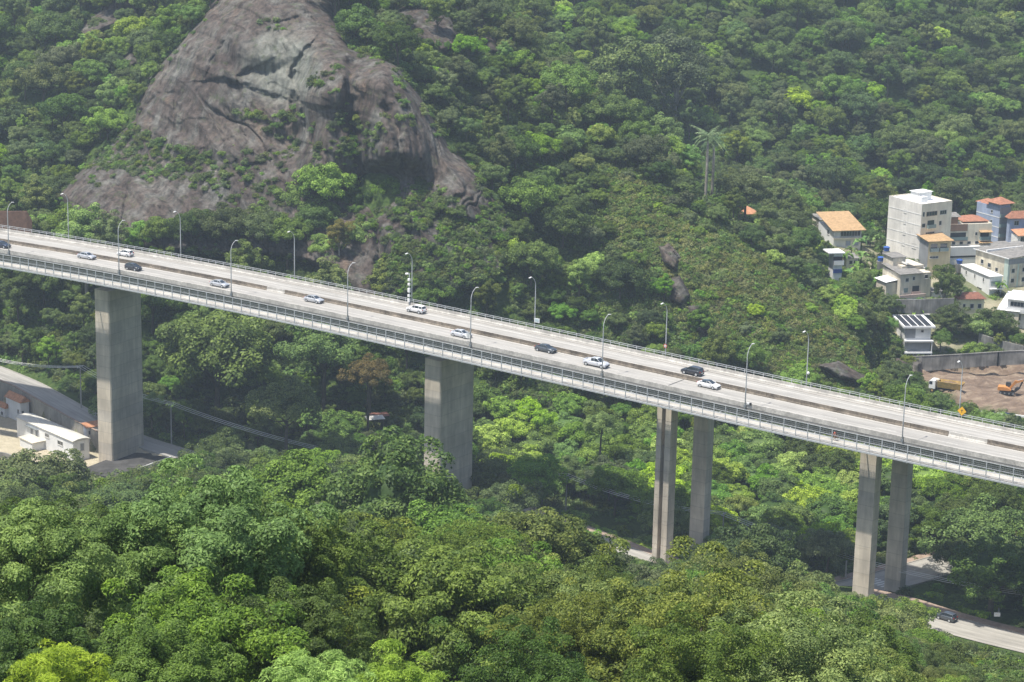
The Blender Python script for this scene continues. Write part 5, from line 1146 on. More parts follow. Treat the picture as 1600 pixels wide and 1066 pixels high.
wires(pZ, pA, 'three thin wires entering at the left edge above the road'); wires(pA, pB, 'three thin wires passing behind the leftmost pier', 1.2); wires(pB, pC, 'long wires passing behind the second wide pier', 4.5); wires(pC, pD, 'wires running down behind the third pier', 1.5); wires(pD, pE, 'wires running past the fourth pier to the right edge', 3.0)
# lean-to shelter in the trees
r = empty('shelter', V(P(596, 652, 528)), rad(20), 'small rusty roofed shelter among trees left of the second wide pier', 'shelter')
for k, (x, y, mt) in enumerate(((0, 1.6, TM['maroon']), (-1.8, -.6, WM['pale']))): mb = MB(); mb.prism([(x - 2.2, y - 1.2), (x + 2.2, y - 1.2), (x + 2.2, y + 1.2), (x - 2.2, y + 1.2)], [0, 0, .3, .3], [.1, .1, .4, .4]); mb.build('roof_sheet', mt, r)
for x, y in ((-3.6, -1.6), (0, -1.6), (1.9, .6), (1.9, 2.6)): MB().box(x - .07, x + .07, y - .07, y + .07, -6, 0).build('post', M['bark'], r)

# ------------------------------------------------------------------ haze
hm = bpy.data.materials.new('haze'); hm.use_nodes = True; hn = hm.node_tree; hn.nodes.clear()
ho = hn.nodes.new('ShaderNodeOutputMaterial'); pv = hn.nodes.new('ShaderNodeVolumePrincipled'); pv.inputs['Density'].default_value = HAZE; pv.inputs['Color'].default_value = (.72, .86, 1, 1); pv.inputs['Anisotropy'].default_value = .2
hn.links.new(pv.outputs[0], ho.inputs['Volume'])
o = MB().box(-1600, 1600, -450, 2600, float(GZ.min()) - 12, 215).build('haze', hm); tag(o, kind='stuff')

# ------------------------------------------------------------------ vegetation
RS = np.random.default_rng(11)
def unit(a): return a / (np.linalg.norm(a, axis=-1, keepdims=True) + 1e-9)
def leaf_quads(pos, nrm, size, rs, ar=.5, droop=0.0):
    n = len(pos); r = unit(rs.normal(size=(n, 3)) + np.array([0, 0, -droop])); t = unit(r - (r * nrm).sum(1, keepdims=True) * nrm); b = np.cross(nrm, t)
    L = (size * (.7 + .6 * rs.random(n)))[:, None]; w_ = L * ar
    v = np.stack([pos - t * L * .5, pos + b * w_ * .5 + t * L * .05, pos + t * L * .5, pos - b * w_ * .5 + t * L * .05], 1)
    return v.reshape(-1, 3)
def crown_mesh(name, seed, R, H, nc, nl, leaf, mat, low=-.25, cr=(.24, .38), ar=.55, core=.72, lump=.22, upb=.45, droop=0.0, shape='dome', flat=.75, inner=.12, jag=.12):
    """clumps of leaves on the shell of an uneven crown; centre at z=0, half height H, radius R"""
    rs = np.random.default_rng(seed)
    i = np.arange(nc) + .5; zc = 1 - (1 - low) * i / nc; ph = i * 2.39996 + rs.random() * 6; rr = np.sqrt(np.clip(1 - zc * zc, 0, 1))
    d = np.stack([rr * np.cos(ph), rr * np.sin(ph), zc], 1) + rs.normal(size=(nc, 3)) * .16; d = unit(d)
    k = 1 + lump * (np.sin(d[:, 0] * 3 + seed) * np.cos(d[:, 1] * 2.6 + seed * 2) + .6 * np.sin(d[:, 2] * 5 + seed)) + rs.normal(size=nc) * jag
    if shape == 'tall': k *= 1 - .25 * np.abs(d[:, 2])
    c = d * k[:, None] * np.array([R, R, H]) * .8; c *= (1 - .3 * rs.random(nc) ** 2)[:, None]
    rc = R * rs.uniform(cr[0], cr[1], nc); ct = rs.random(nc)
    w_ = rc ** 2; ci = rs.choice(nc, nl, p=w_ / w_.sum())
    out = unit(c); dd = unit(rs.normal(size=(nl, 3)) + .75 * out[ci] + np.array([0, 0, upb]))
    rad_ = rc[ci] * (1 - .45 * rs.random(nl) ** 2.2)
    # little bunches on every clump
    pos = c[ci] + dd * rad_[:, None] * np.array([1, 1, flat]); nrm = unit(dd * .9 + np.array([0, 0, .55]) + rs.normal(size=(nl, 3)) * .5)
    ins = rs.random(nl) < inner; pos[ins] = pos[ins] * rs.uniform(.45, .85, ins.sum())[:, None]
    v = leaf_quads(pos, nrm, leaf, rs, ar, droop)
    tone = np.clip(.5 + .34 * (ct[ci] - .5) * 2 * .7 + .26 * rs.normal(size=nl) + .12 * rs.random(nl), 0, 1)
    f = np.arange(nl * 4).reshape(-1, 4); tn = tone
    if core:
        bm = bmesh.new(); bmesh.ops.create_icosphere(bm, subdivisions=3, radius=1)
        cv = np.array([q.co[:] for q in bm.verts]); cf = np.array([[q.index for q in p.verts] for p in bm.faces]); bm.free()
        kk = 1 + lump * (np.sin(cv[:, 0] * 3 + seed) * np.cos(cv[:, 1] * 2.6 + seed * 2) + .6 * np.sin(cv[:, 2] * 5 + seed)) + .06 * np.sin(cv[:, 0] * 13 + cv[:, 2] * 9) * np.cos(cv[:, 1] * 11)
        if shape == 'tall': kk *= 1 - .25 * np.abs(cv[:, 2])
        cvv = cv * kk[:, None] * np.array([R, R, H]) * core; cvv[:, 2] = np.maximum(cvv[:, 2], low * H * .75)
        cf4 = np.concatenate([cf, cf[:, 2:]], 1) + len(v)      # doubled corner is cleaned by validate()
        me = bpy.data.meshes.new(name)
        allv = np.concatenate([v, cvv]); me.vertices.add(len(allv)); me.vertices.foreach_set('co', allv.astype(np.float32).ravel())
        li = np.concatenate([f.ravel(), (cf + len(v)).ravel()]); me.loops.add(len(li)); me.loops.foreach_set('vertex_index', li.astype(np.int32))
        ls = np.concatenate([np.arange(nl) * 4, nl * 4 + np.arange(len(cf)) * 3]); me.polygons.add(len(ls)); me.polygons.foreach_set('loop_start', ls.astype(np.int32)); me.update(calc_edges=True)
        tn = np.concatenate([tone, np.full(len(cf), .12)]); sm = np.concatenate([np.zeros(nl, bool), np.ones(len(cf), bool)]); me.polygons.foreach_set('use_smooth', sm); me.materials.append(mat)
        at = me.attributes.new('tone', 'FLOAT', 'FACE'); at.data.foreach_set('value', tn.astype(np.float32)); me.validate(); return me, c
    return np_mesh(name, v, f, mat, False, {'tone': ('FACE', tn)}), c
def trunk_mesh(name, seed, zc, R, H, cl, mat, nb=6, r0=.3, lean=.4):
    rs = np.random.default_rng(seed); mb = MB(); lx, ly = rs.normal(size=2) * lean
    fork = zc - H * .55; mb.tube([(0, 0, -18 if name == 'trunk' else -1.5), (0, 0, -1.5), (lx * .2, ly * .2, fork * .5), (lx * .6, ly * .6, fork), (lx, ly, zc)], [r0 * 1.3, r0 * 1.25, r0, r0 * .8, r0 * .4], 7)
    if len(cl):
        for j in rs.choice(len(cl), min(nb, len(cl)), replace=False):
            e = Vector(cl[j]) * .9 + Vector((0, 0, zc)); s_ = Vector((lx * .6, ly * .6, fork * rs.uniform(.7, 1.0))); m_ = s_.lerp(e, .5) + Vector((0, 0, -H * .12))
            mb.tube([s_, m_, e], [r0 * .45, r0 * .3, r0 * .1], 5)
    return mb.mesh(name, mat, True)
LF_ = dict(dark=((.016, .036, .012), (.036, .068, .020), (.070, .115, .032)), mid=((.024, .050, .013), (.055, .100, .024), (.10, .165, .038)), bright=((.030, .064, .013), (.066, .130, .026), (.118, .205, .042)),
           olive=((.026, .046, .013), (.058, .092, .024), (.120, .165, .045)), grey=((.028, .048, .022), (.058, .088, .040), (.10, .14, .066)), ochre=((.035, .045, .012), (.085, .088, .02), (.15, .14, .03)), red=((.028, .028, .016), (.058, .05, .028), (.10, .078, .046)),
           straw=((.045, .060, .024), (.080, .102, .038), (.135, .155, .062)),
           lime=((.05, .09, .016), (.115, .19, .03), (.20, .30, .06)))
LF_ = {k: tuple(tuple(c * 1.98 * m_ for c, m_ in zip(q, (1.15, 1.0, .78))) for q in v) for k, v in LF_.items()}
LF_['mid'] = tuple(tuple(c * .88 for c in q) for q in LF_['mid'])
LM = {k: leafmat('leaves_' + k, *v) for k, v in LF_.items()}
PROTO = {}
def proto(key, col, seed, R, H, zc, nc, nl, leaf, **kw):
    tk = {k: kw.pop(k) for k in ('nb', 'r0', 'lean', 'bark') if k in kw}; bark = tk.pop('bark', 'bark')
    me, c = crown_mesh('crown', seed, R, H, nc, nl, leaf, LM[col], **kw)
    tm = trunk_mesh('trunk', seed, zc, R, H, c, M[bark], **tk)
    me.transform(Matrix.Translation((0, 0, zc))); PROTO[key] = (me, tm, R, H, zc)
def recolour(key, new, col):
    me, tm, R, H, zc = PROTO[key]; m2 = me.copy(); m2.materials[0] = LM[col]; PROTO[new] = (m2, tm, R, H, zc)
# near trees (fine leaves)
for k in range(3): proto(f'nb{k}', 'bright', 100 + k, 6.2, 5.2, 12, 120, 52000, .29, cr=(.12, .2), core=0, ar=.42, upb=.7, lump=.28, jag=.2, droop=.9, nb=10, flat=.75, inner=.25, low=-.7, r0=.2)
for k in range(3): proto(f'nf{k}', 'olive', 110 + k, 5.4, 4.6, 10, 150, 56000, .19, cr=(.10, .19), core=0, inner=.3, ar=.5, upb=.8, lump=.3, jag=.2, nb=10, r0=.16, low=-.7)
for k in range(2): proto(f'np{k}', 'lime', 120 + k, 3.2, 3.4, 4.5, 80, 26000, .27, low=-.8, cr=(.14, .26), core=0, inner=.3, ar=.16, upb=1.2, lump=.2, nb=8, r0=.12)
recolour('nb0', 'nd0', 'mid'); recolour('nb1', 'nd1', 'mid'); recolour('nf1', 'ng1', 'mid')
# middle distance
for k in range(4): proto(f'mb{k}', 'mid', 200 + k, 6, 4.3, 7.5, 75, 15000, .37, jag=.15, cr=(.14, .27), core=.5, inner=.22, ar=.6, lump=.2, nb=7, r0=.28)
for k in range(2): proto(f'mm{k}', 'dark', 210 + k, 6, 5.2, 7.5, 90, 17000, .34, cr=(.13, .21), core=.5, inner=.3, ar=.6, lump=.1, nb=6, r0=.35, low=-.5)
for k in range(3): proto(f'mt{k}', 'grey', 220 + k, 3.8, 5.5, 8.5, 60, 11000, .32, jag=.2, cr=(.14, .28), core=.4, inner=.2, ar=.5, lump=.25, shape='tall', low=-.6, nb=10, r0=.22, bark='bark_pale')
for k in range(2): proto(f'ms{k}', 'bright', 230 + k, 3.6, 2.6, 2.8, 45, 8000, .3, jag=.15, cr=(.16, .32), core=.7, ar=.6, lump=.18, nb=4, r0=.12)
for k, cs in {'mb': ('dark', 'bright', 'olive', 'red', 'ochre', 'grey'), 'mt': ('mid', 'bright', 'olive', 'ochre'), 'ms': ('mid', 'olive', 'lime', 'dark', 'grey'), 'mm': ('mid',)}.items():
    for j in range({'mb': 4, 'mt': 3, 'ms': 2, 'mm': 2}[k]):
        for c_ in cs: recolour(f'{k}{j}', f'{k}{j}_{c_}', c_)
def tree(key, loc, s, lab, cat='tree', group=None, name='broadleaf_tree', rz=None, sz=None):
    me, tm, R, H, zc = PROTO[key]; r = empty(name, loc, random.random() * 6.28 if rz is None else rz, lab, cat, group); r.scale = (s, s, sz or s)
    link('crown', me, r); link('trunk', tm, r); return r
random.seed(5)

PROT = []
def prot(poly, D): PROT.append((poly, D))
prot([(-80, 330), (0, 350), (280, 396), (640, 463), (1040, 550), (1500, 647), (1680, 685), (1680, 785), (1600, 768), (1335, 714), (1030, 645), (660, 566), (145, 456), (0, 425), (-80, 405)], 'bridge')
prot([(142, 450), (222, 460), (228, 712), (205, 742), (140, 742)], 505); prot([(662, 562), (744, 575), (744, 738), (715, 715), (700, 690), (664, 672)], 470)
prot([(1026, 640), (1060, 650), (1058, 866), (1026, 858)], 432); prot([(1086, 650), (1118, 655), (1112, 820), (1084, 822)], 440)
prot([(1336, 710), (1370, 720), (1362, 912), (1332, 905)], 395); prot([(1388, 720), (1422, 726), (1416, 922), (1384, 918)], 402)
prot([(-60, 560), (25, 592), (150, 655), (230, 700), (272, 712), (214, 744), (150, 742), (118, 728), (70, 712), (30, 706), (-60, 700)], 580)
prot([(1300, 908), (1380, 893), (1462, 868), (1468, 882), (1425, 918), (1375, 922)], 420); prot([(938, 832), (1022, 858), (1018, 872), (960, 848)], 440)
prot([(1425, 935), (1500, 940), (1500, 966), (1660, 1006), (1660, 1030), (1500, 992), (1452, 978)], 385); prot([(1510, 1004), (1640, 1036), (1640, 1050), (1510, 1020)], 370); prot([(1545, 940), (1572, 950), (1572, 972), (1545, 972)], 395)
prot([(1444, 578), (1640, 572), (1640, 652), (1540, 636), (1490, 626), (1462, 602)], 600); prot([(1410, 552), (1640, 545), (1640, 570), (1420, 572)], 578)
prot([(1445, 545), (1470, 520), (1530, 540), (1500, 556)], 570)
prot([(215, 188), (232, 135), (338, 8), (345, -30), (520, -30), (530, 60), (640, 120), (700, 235), (715, 258), (640, 262), (600, 262), (585, 250), (530, 250), (500, 248), (470, 268), (420, 322), (330, 328), (240, 345), (190, 345), (125, 300), (190, 235)], 640)
prot([(605, 300), (700, 280), (740, 320), (775, 400), (770, 425), (700, 410), (605, 420)], 575)
prot([(0, 330), (42, 332), (45, 348), (0, 346)], 590); prot([(130, 50), (178, 5), (210, 0), (170, 38)], 735); prot([(650, 30), (705, 30), (710, 60), (655, 55)], 665); prot([(735, 25), (765, 50), (776, 80), (750, 55)], 655)
prot([(1036, 388), (1055, 400), (1050, 415)], 575); prot([(1045, 440), (1068, 458), (1055, 475)], 566); prot([(1290, 572), (1345, 592), (1340, 598)], 560); prot([(875, 740), (895, 740), (890, 798), (880, 798)], 470); prot([(1085, 204), (1130, 204), (1120, 240), (1116, 310), (1096, 310), (1094, 240)], 760)
prot([(120, 572), (135, 572), (132, 636), (122, 636)], 548); prot([(262, 632), (274, 632), (272, 690), (262, 690)], 505); prot([(578, 640), (625, 640), (625, 662), (578, 662)], 525)
for h_ in HOUSES:
    if h_.o.x < 0 and h_.D < 570: continue
    u = Vector((math.cos(h_.psi), math.sin(h_.psi), 0)); v_ = Vector((-math.sin(h_.psi), math.cos(h_.psi), 0)); zb = h_.h * .28
    q = [proj(np.array(h_.o + u * a_ + v_ * b_ + Vector((0, 0, c_)))) for a_, b_, c_ in ((0, h_.ll, zb), (0, 0, zb), (h_.lr, 0, zb), (h_.lr, 0, h_.h), (h_.lr, h_.ll, h_.h), (0, h_.ll, h_.h))]
    prot([(a_[0], a_[1]) for a_ in q], h_.D + 3)
def bridgeY(x): return float(np.interp(x, _X, _Y))
def blocked(px, py, rpx, Y, X, k=.8):
    for poly, D in PROT:
        d = bridgeY(X) + 6 if D == 'bridge' else D
        if Y > d: continue
        if px < min(p[0] for p in poly) - rpx or px > max(p[0] for p in poly) + rpx: continue
        if in_poly(px, py, poly) or poly_dist(px, py, poly) < rpx * (k if Y > 230 else 1.12): return True
    return False
CL_ALL = [(CA, 5.8), (CB, 6.2), (CL, 4.6)]
foot = [(h_.o + Vector((math.cos(h_.psi), math.sin(h_.psi), 0)) * h_.lr / 2 + Vector((-math.sin(h_.psi), math.cos(h_.psi), 0)) * h_.ll / 2, math.hypot(h_.lr, h_.ll) / 2) for h_ in HOUSES]
pier_xy = [B(n, W / 2) for n in PIER_N]
def free(x, y, r):
    for C, w_ in CL_ALL:
        if np.min(np.hypot(C[:, 0] - x, C[:, 1] - y)) < w_ + r * .25: return False
    for c, rr in foot:
        if math.hypot(c.x - x, c.y - y) < rr * .85 + r * .45: return False
    for c in pier_xy:
        if math.hypot(c.x - x, c.y - y) < 8.5: return False
    return True
RIDGE = [(985, 275), (1100, 358), (1200, 412), (1400, 590), (1330, 625), (1150, 588), (1100, 540), (1040, 480), (985, 420), (940, 340), (940, 270)]
THICK = [(745, 600), (900, 630), (1030, 690), (1340, 730), (1620, 775), (1620, 815), (1450, 850), (1290, 885), (1120, 850), (960, 790), (760, 740)]
GRASS = [(860, 790), (1000, 800), (1040, 850), (1000, 870), (900, 850)]
GRASS2 = [(1420, 915), (1480, 905), (1600, 960), (1600, 1000), (1440, 950)]
YARDS = [DIRT_POLY, YARD_POLY]
TOWN_IN = [(1412, 548), (1388, 515), (1378, 470), (1300, 440), (1285, 380), (1300, 350), (1390, 360), (1700, 400), (1700, 545)]

# hero trees: px centre, py top, width px, distance, prototype, label
HERO = [
 (335, 742, 300, 122, 'nb0', 'large bright green broadleaf tree rising highest at the lower left'),
 (455, 800, 230, 126, 'nb1', 'bright green broadleaf crown on the right shoulder of the big lower left tree'),
 (200, 800, 260, 118, 'nb2', 'broad dark gapped crown with bare twigs in the middle of the lower left wood'),
 (45, 790, 250, 112, 'nb1', 'bright broadleaf crown touching the left edge below the white compound'),
 (330, 905, 300, 108, 'nd0', 'shaded broadleaf crown with thick trunk under the big lower left tree'),
 (90, 1000, 190, 96, 'np0', 'feathery lime green bush at the bottom left corner'),
 (500, 1015, 200, 98, 'np1', 'feathery lime green bush at the bottom edge left of centre'),
 (620, 1020, 190, 101, 'np0', 'narrow leaved lime bush at the bottom edge near the centre'),
 (235, 975, 220, 100, 'nb2', 'bright low broadleaf tree between the two lime bushes at the lower left'),
 (1075, 905, 310, 132, 'nf0', 'large olive green fine leaved tree at the lower right of centre'),
 (905, 935, 240, 138, 'nf1', 'fine leaved tree left of the large olive tree, lower centre'),
 (1260, 960, 320, 126, 'nf2', 'olive fine leaved crown in front of the fourth pier at the bottom'),
 (1100, 985, 260, 112, 'nf1', 'dense olive crown at the bottom edge below the large olive tree'),
 (820, 1000, 250, 112, 'ng1', 'green fine leaved crown at the bottom edge in the centre'),
 (1345, 1045, 220, 135, 'nf0', 'pale olive crown at the bottom edge right of the fourth pier'),
 (700, 915, 190, 165, 'nb1', 'bright yellow green rounded crown in the lower centre'),
 (620, 695, 235, 292, 'mm0', 'huge dark domed tree in front of the second wide pier'),
 (455, 722, 150, 300, 'mb1', 'mid green crown left of the huge dark domed tree'),
 (60, 712, 165, 405, 'mb0_grey', 'grey green spreading tree in front of the white site building'),
 (1180, 826, 165, 320, 'mm1', 'dark rounded tree at the foot of the third pier pair'),
 (590, 815, 150, 245, 'mb2_olive', 'olive rough crown below the huge dark domed tree'),
 (700, 800, 170, 250, 'mb3', 'plain green crown right below the huge dark domed tree'),
 (830, 800, 170, 255, 'mb1_olive', 'yellowish crown in the wood left of the grassy clearing'),
 (640, 870, 190, 205, 'mb0_dark', 'dark blue green crown with visible trunk in the lower centre'),
 (900, 830, 150, 262, 'mb2_dark', 'dark crown beside the grassy clearing'),
 (335, 492, 190, 540, 'mb0', 'broad domed crown just under the bridge right of the leftmost pier'),
 (575, 560, 70, 522, 'mb3_red', 'reddish brown crown under the bridge left of the second pier'),
 (505, 505, 130, 535, 'mb2', 'mid green crown under the bridge beside the reddish tree'),
 (445, 600, 110, 500, 'mb1_olive', 'olive crown in the valley wood below the broad domed crown'),
 (940, 645, 60, 500, 'mb2_bright', 'bright small crown under the bridge left of the third pier'),
 (980, 36, 130, 752, 'mt0_olive', 'tall pale olive tree standing above the slope behind the ridge'),
 (1060, 30, 110, 765, 'mt1', 'tall grey green tree just right of the tall pale olive tree'),
 (750, 205, 80, 618, 'mb0_bright', 'rounded bright green tree on the right shoulder of the rock dome'),
 (530, 335, 42, 571, 'mt0_ochre', 'small ochre yellow tree at the foot of the rock dome'),
 (510, 252, 100, 588, 'mb3_bright', 'green tree clump growing on the step of the rock dome'),
 (130, 305, 90, 583, 'mt1_bright', 'pale green loose tree above the bridge at the far left'),
 (170, 322, 60, 580, 'mt2', 'grey green slender tree beside the leftmost far lamps'),
 (300, 328, 78, 584, 'mb1', 'green tree above the deck at the foot of the dome, left of the slender lamp'),
 (352, 322, 84, 583, 'mb2', 'wide green crown above the deck under the left slab of the dome'),
 (408, 328, 76, 581, 'mb3_dark', 'dark green crown above the deck under the middle of the dome'),
 (252, 340, 66, 586, 'mb0_bright', 'light green crown low against the dome near the white hatchback'),
 (448, 340, 70, 578, 'mb1', 'dense green crown left of the small ochre yellow tree'),
 (215, 335, 52, 588, 'mt1_bright', 'slim light tree against the lower left slab of the dome'),
 (470, 285, 80, 592, 'mb2', 'green crown left of the bright clump on the step of the rock dome'), (560, 285, 70, 590, 'mb1_dark', 'dark green crown under the overhang of the right buttress of the dome'),
 (612, 272, 56, 586, 'mb3', 'rounded green crown right under the right buttress of the dome'), (500, 318, 74, 583, 'mb0', 'low green crown beside the small ochre yellow tree'), (560, 345, 66, 577, 'mb3_bright', 'bright green crown right of the small ochre yellow tree'),
 (600, 400, 60, 565, 'mt2_olive', 'loose olive tree at the bare cliff foot'), (690, 430, 76, 560, 'mb2_bright', 'bright green crown above the deck left of the shrubby spur'),
 (45, 955, 210, 99, 'nd1', 'mid green crown filling the left edge above the lime bush'), (470, 925, 190, 108, 'nd0', 'mid green crown between the big lower left tree and the lime bush'),
 (1490, 476, 66, 594, 'mm0', 'dark round garden tree with forked trunk above the retaining wall'),
 (1560, 484, 62, 596, 'mb1', 'loose green tree in front of the white modern house'),
 (1480, 405, 52, 606, 'mt0_mid', 'dark conical tree between the beige house and the white long house'),
 (1235, 310, 75, 700, 'mb2_olive', 'yellow green tree left of the tan tiled house'),
 (1255, 325, 50, 672, 'mt2_mid', 'dark green upright tree touching the tan tiled house'),
 (1350, 495, 90, 590, 'mm1_mid', 'dark dense tree left of the solar panel house'),
 (1545, 795, 150, 425, 'mb3_bright', 'broad bright tree at the right edge above the lower street'),
 (1560, 848, 150, 396, 'mm1', 'dark shaded tree overhanging the lower street at the right'),
]
TREES = []      # accepted trees for spacing: x, y, r
for px, pt, wpx, D, key, lab in HERO:
    me, tm, R, H, zc = PROTO[key]
    c = P(px, pt, D); pxm = FPX / proj(c)[2]; s = wpx / pxm / (2 * R * .98)
    top = c[2]; yb = D + R * s * .2; x = c[0]; g = G1(x, yb); h = top - g
    sz = max(.6, h / (zc + H * .9)) if h > 3 else s
    # keep the crown's own height, lengthen the trunk by lifting a separate crown
    r = empty('broadleaf_tree', (x, yb, g - .2), random.random() * 6.28, lab, 'tree')
    if zc - H < 2.5 and h < (zc + H) * s: s_h = h / (zc + H); 
    else: s_h = s
    cz = h - (zc + H * .95) * s_h          # shift of the crown
    k = link('crown', me, r); k.scale = (s, s, s_h); k.location = (0, 0, cz)
    t = link('trunk', tm, r); t.scale = (s, s, s_h); t.location = (0, 0, cz); TREES.append((x, yb, R * s * .8))
print('heroes', len(HERO))
TREES_H = list(TREES)
class Grid:
    def __init__(s, c): s.c = c; s.d = {}
    def ok(s, x, y, r):
        i, j = int(x // s.c), int(y // s.c)
        for a in (-2, -1, 0, 1, 2):
            for b_ in (-2, -1, 0, 1, 2):
                for q in s.d.get((i + a, j + b_), ()):
                    if (q[0] - x) ** 2 + (q[1] - y) ** 2 < (.62 * (q[2] + r)) ** 2: return False
        return True
    def add(s, x, y, r): s.d.setdefault((int(x // s.c), int(y // s.c)), []).append((x, y, r))
G = Grid(7.0)
for t in TREES_H: G.add(*t)
rng = np.random.default_rng(77)
cand = []
for (x0, x1, y0, y1, n) in ((-60, 60, 55, 230, 900), (-130, 130, 230, 480, 4500), (-190, 190, 480, 620, 6000), (-240, 260, 600, 940, 15000)):
    cand.append(np.stack([rng.uniform(x0, x1, n), rng.uniform(y0, y1, n)], 1))
cand = np.concatenate(cand); cz = ground(cand[:, 0], cand[:, 1]); pr = proj(np.concatenate([cand, cz[:, None]], 1))
okm = (pr[:, 0] > -130) & (pr[:, 0] < 1730) & (pr[:, 1] > -90) & (pr[:, 1] < 1260)
rockin = in_poly(pr[:, 0], pr[:, 1] - 3, ROCK_POLY) & (cand[:, 1] > 555) & (cand[:, 1] < 700)
AUTO = []
for i in np.where(okm)[0]:
    x, y = cand[i]; z = cz[i]; px, py, dep = pr[i]; pm_ = FPX / dep; u1, u2, u3 = rng.random(3)
    if rockin[i] and u3 > .04: continue
    if y > 475 and y < 640 and (in_poly(px, py, DIRT_POLY) or in_poly(px, py, YARD_POLY)): continue
    if in_poly(px, py, TOWN_IN) and 560 < y < 720 and u3 > .18: continue
    if y < 460 and (in_poly(px, py, GRASS) or in_poly(px, py, GRASS2)): continue
    ridge = in_poly(px, py, RIDGE) and 535 < y < 625
    if ridge and rng.random() < .7: continue
    thick = in_poly(px, py, THICK) and 380 < y < 560
    if y < 230: key = ['nb0', 'nb1', 'nd0', 'nd1', 'nf1', 'nf2', 'ng1', 'np0'][int(u1 * 8)] if x < 0 else ['nf0', 'nf1', 'nf2', 'ng1', 'nd1'][int(u1 * 5)]; s = .7 + .5 * u2
    elif ridge: key = 'ms%d' % int(u1 * 2) + ['_olive', '_mid', '_grey', '', '_lime'][int(u3 * 5)]; s = .22 + .42 * u2 ** 2
    elif thick: key = 'ms%d' % int(u1 * 2) + ['', '', '_mid', '_lime'][int(u3 * 4)]; s = .9 + .5 * u2
    elif y < 480: key = ('mb%d' % int(u1 * 4) + ['', '_dark', '', '_bright', '_olive', '_grey'][int(u3 * 6)]) if u2 < .85 else 'mm%d' % int(u1 * 2); s = .55 + .45 * rng.random()
    else:
        q = rng.random(); s = .45 + .85 * u2 ** 2.2
        if q < .60: key = 'mb%d' % int(u1 * 4) + ['', '_dark', '_dark', '_bright', '_olive', '_bright', '_grey', ''][int(u3 * 8)]
        elif q < .78: key = 'mt%d' % int(u1 * 3) + ['', '_mid', '_bright', '_olive'][int(u3 * 4)]; s *= 1.35 if u1 > .6 else 1
        else: key = 'ms%d' % int(u1 * 2) + ['', '_mid', '_lime', '_dark'][int(u3 * 4)]; s += .4
    me, tm, R, H, zc = PROTO[key]; r = R * s
    if not G.ok(x, y, r): continue
    if not free(x, y, r): continue
    top = zc + H
    done = False
    for tr in range(4):
        cpt = proj(np.array((x, y, z + zc * s + H * s * .1))); rp_ = R * s * pm_
        if not blocked(cpt[0], cpt[1], rp_, y, x): done = True; break
        s *= .72
    if not done or s < .22: continue
    if any(y < (D if D != 'bridge' else 0) and in_poly(px, py, poly) for poly, D in PROT): continue
    G.add(x, y, R * s); AUTO.append((x, y, z, s, key, px, py, rp_))
print('auto trees', len(AUTO))
AUTO.sort(key=lambda a: -a[7])
ORD = ['leftmost', 'second from left', 'third from left', 'fourth from left', 'fifth from left', 'sixth from left', 'seventh from left', 'eighth from left', 'ninth from left', 'tenth from left'] + [q + ' from left' for q in 'eleventh twelfth thirteenth fourteenth fifteenth sixteenth seventeenth eighteenth nineteenth twentieth'.split()]
def zone(a):
    x, y, z, s, key, px, py, rp_ = a; c_ = key.split('_')[1] if '_' in key else dict(nb='bright', nd='mid', nf='olive', ng='mid', np='lime', mb='mid', mm='dark', mt='grey', ms='bright')[key[:2]]
    hue = dict(dark='dark green', mid='mid green', bright='fresh green', olive='olive green', grey='grey green', ochre='ochre', red='reddish', lime='lime green')[c_]; kind = dict(n='tree', m='tree')[key[0]]
    form = dict(nb='broadleaf tree', nd='broadleaf tree', nf='fine leaved tree', ng='fine leaved tree', np='feathery bush', mb='domed tree', mm='dense rounded tree', mt='tall slender tree', ms='low bushy tree')[key[:2]]
    cy_ = proj(np.array((x, y, z + (PROTO[key][4]) * s)))[1]
    if y < 230: zn = ('at the very bottom' if cy_ > 985 else 'near the bottom') + (' left' if px < 330 else ' left of centre' if px < 660 else ' centre' if px < 930 else ' right of centre' if px < 1250 else ' right')
    elif y < 420: zn = 'before ' + ('the leftmost pier' if px < 350 else 'the second pier' if px < 850 else 'the third pier' if px < 1220 else 'the fourth pier') + (', farther row' if y > 330 else ', nearer row')
    elif y < 560: zn = 'under the bridge by ' + ('the leftmost pier' if px < 400 else 'the second pier' if px < 900 else 'the third pier' if px < 1220 else 'the fourth pier')
    else: zn = 'behind the bridge, ' + ('left of the rock dome' if px < 220 else 'around the rock dome' if px < 800 else 'right of the rock dome' if px < 1280 else 'around the town')
    return hue + ' ' + form + ' ' + zn, form.replace(' ', '_'), hue + ' ' + form + 's ' + zn
NIND = 285
byl = {}
for a in AUTO[:NIND]: byl.setdefault(zone(a)[0], []).append(a)
RANK = {}
for l_, q in byl.items():
    for k, a in enumerate(sorted(q, key=lambda a: a[5])): RANK[id(a)] = (ORD[k] + ' ' if len(q) > 1 and k < len(ORD) and len(q) <= len(ORD) else '')
for a in AUTO[:NIND]:
    lab, nm, gr = zone(a); lab = RANK[id(a)] + lab; me, tm, R, H, zc = PROTO[a[4]]
    tree(a[4], (a[0], a[1], a[2] - .2), a[3], lab, 'bush' if 'bush' in nm and 'bushy' not in nm else 'tree', gr, name=nm)
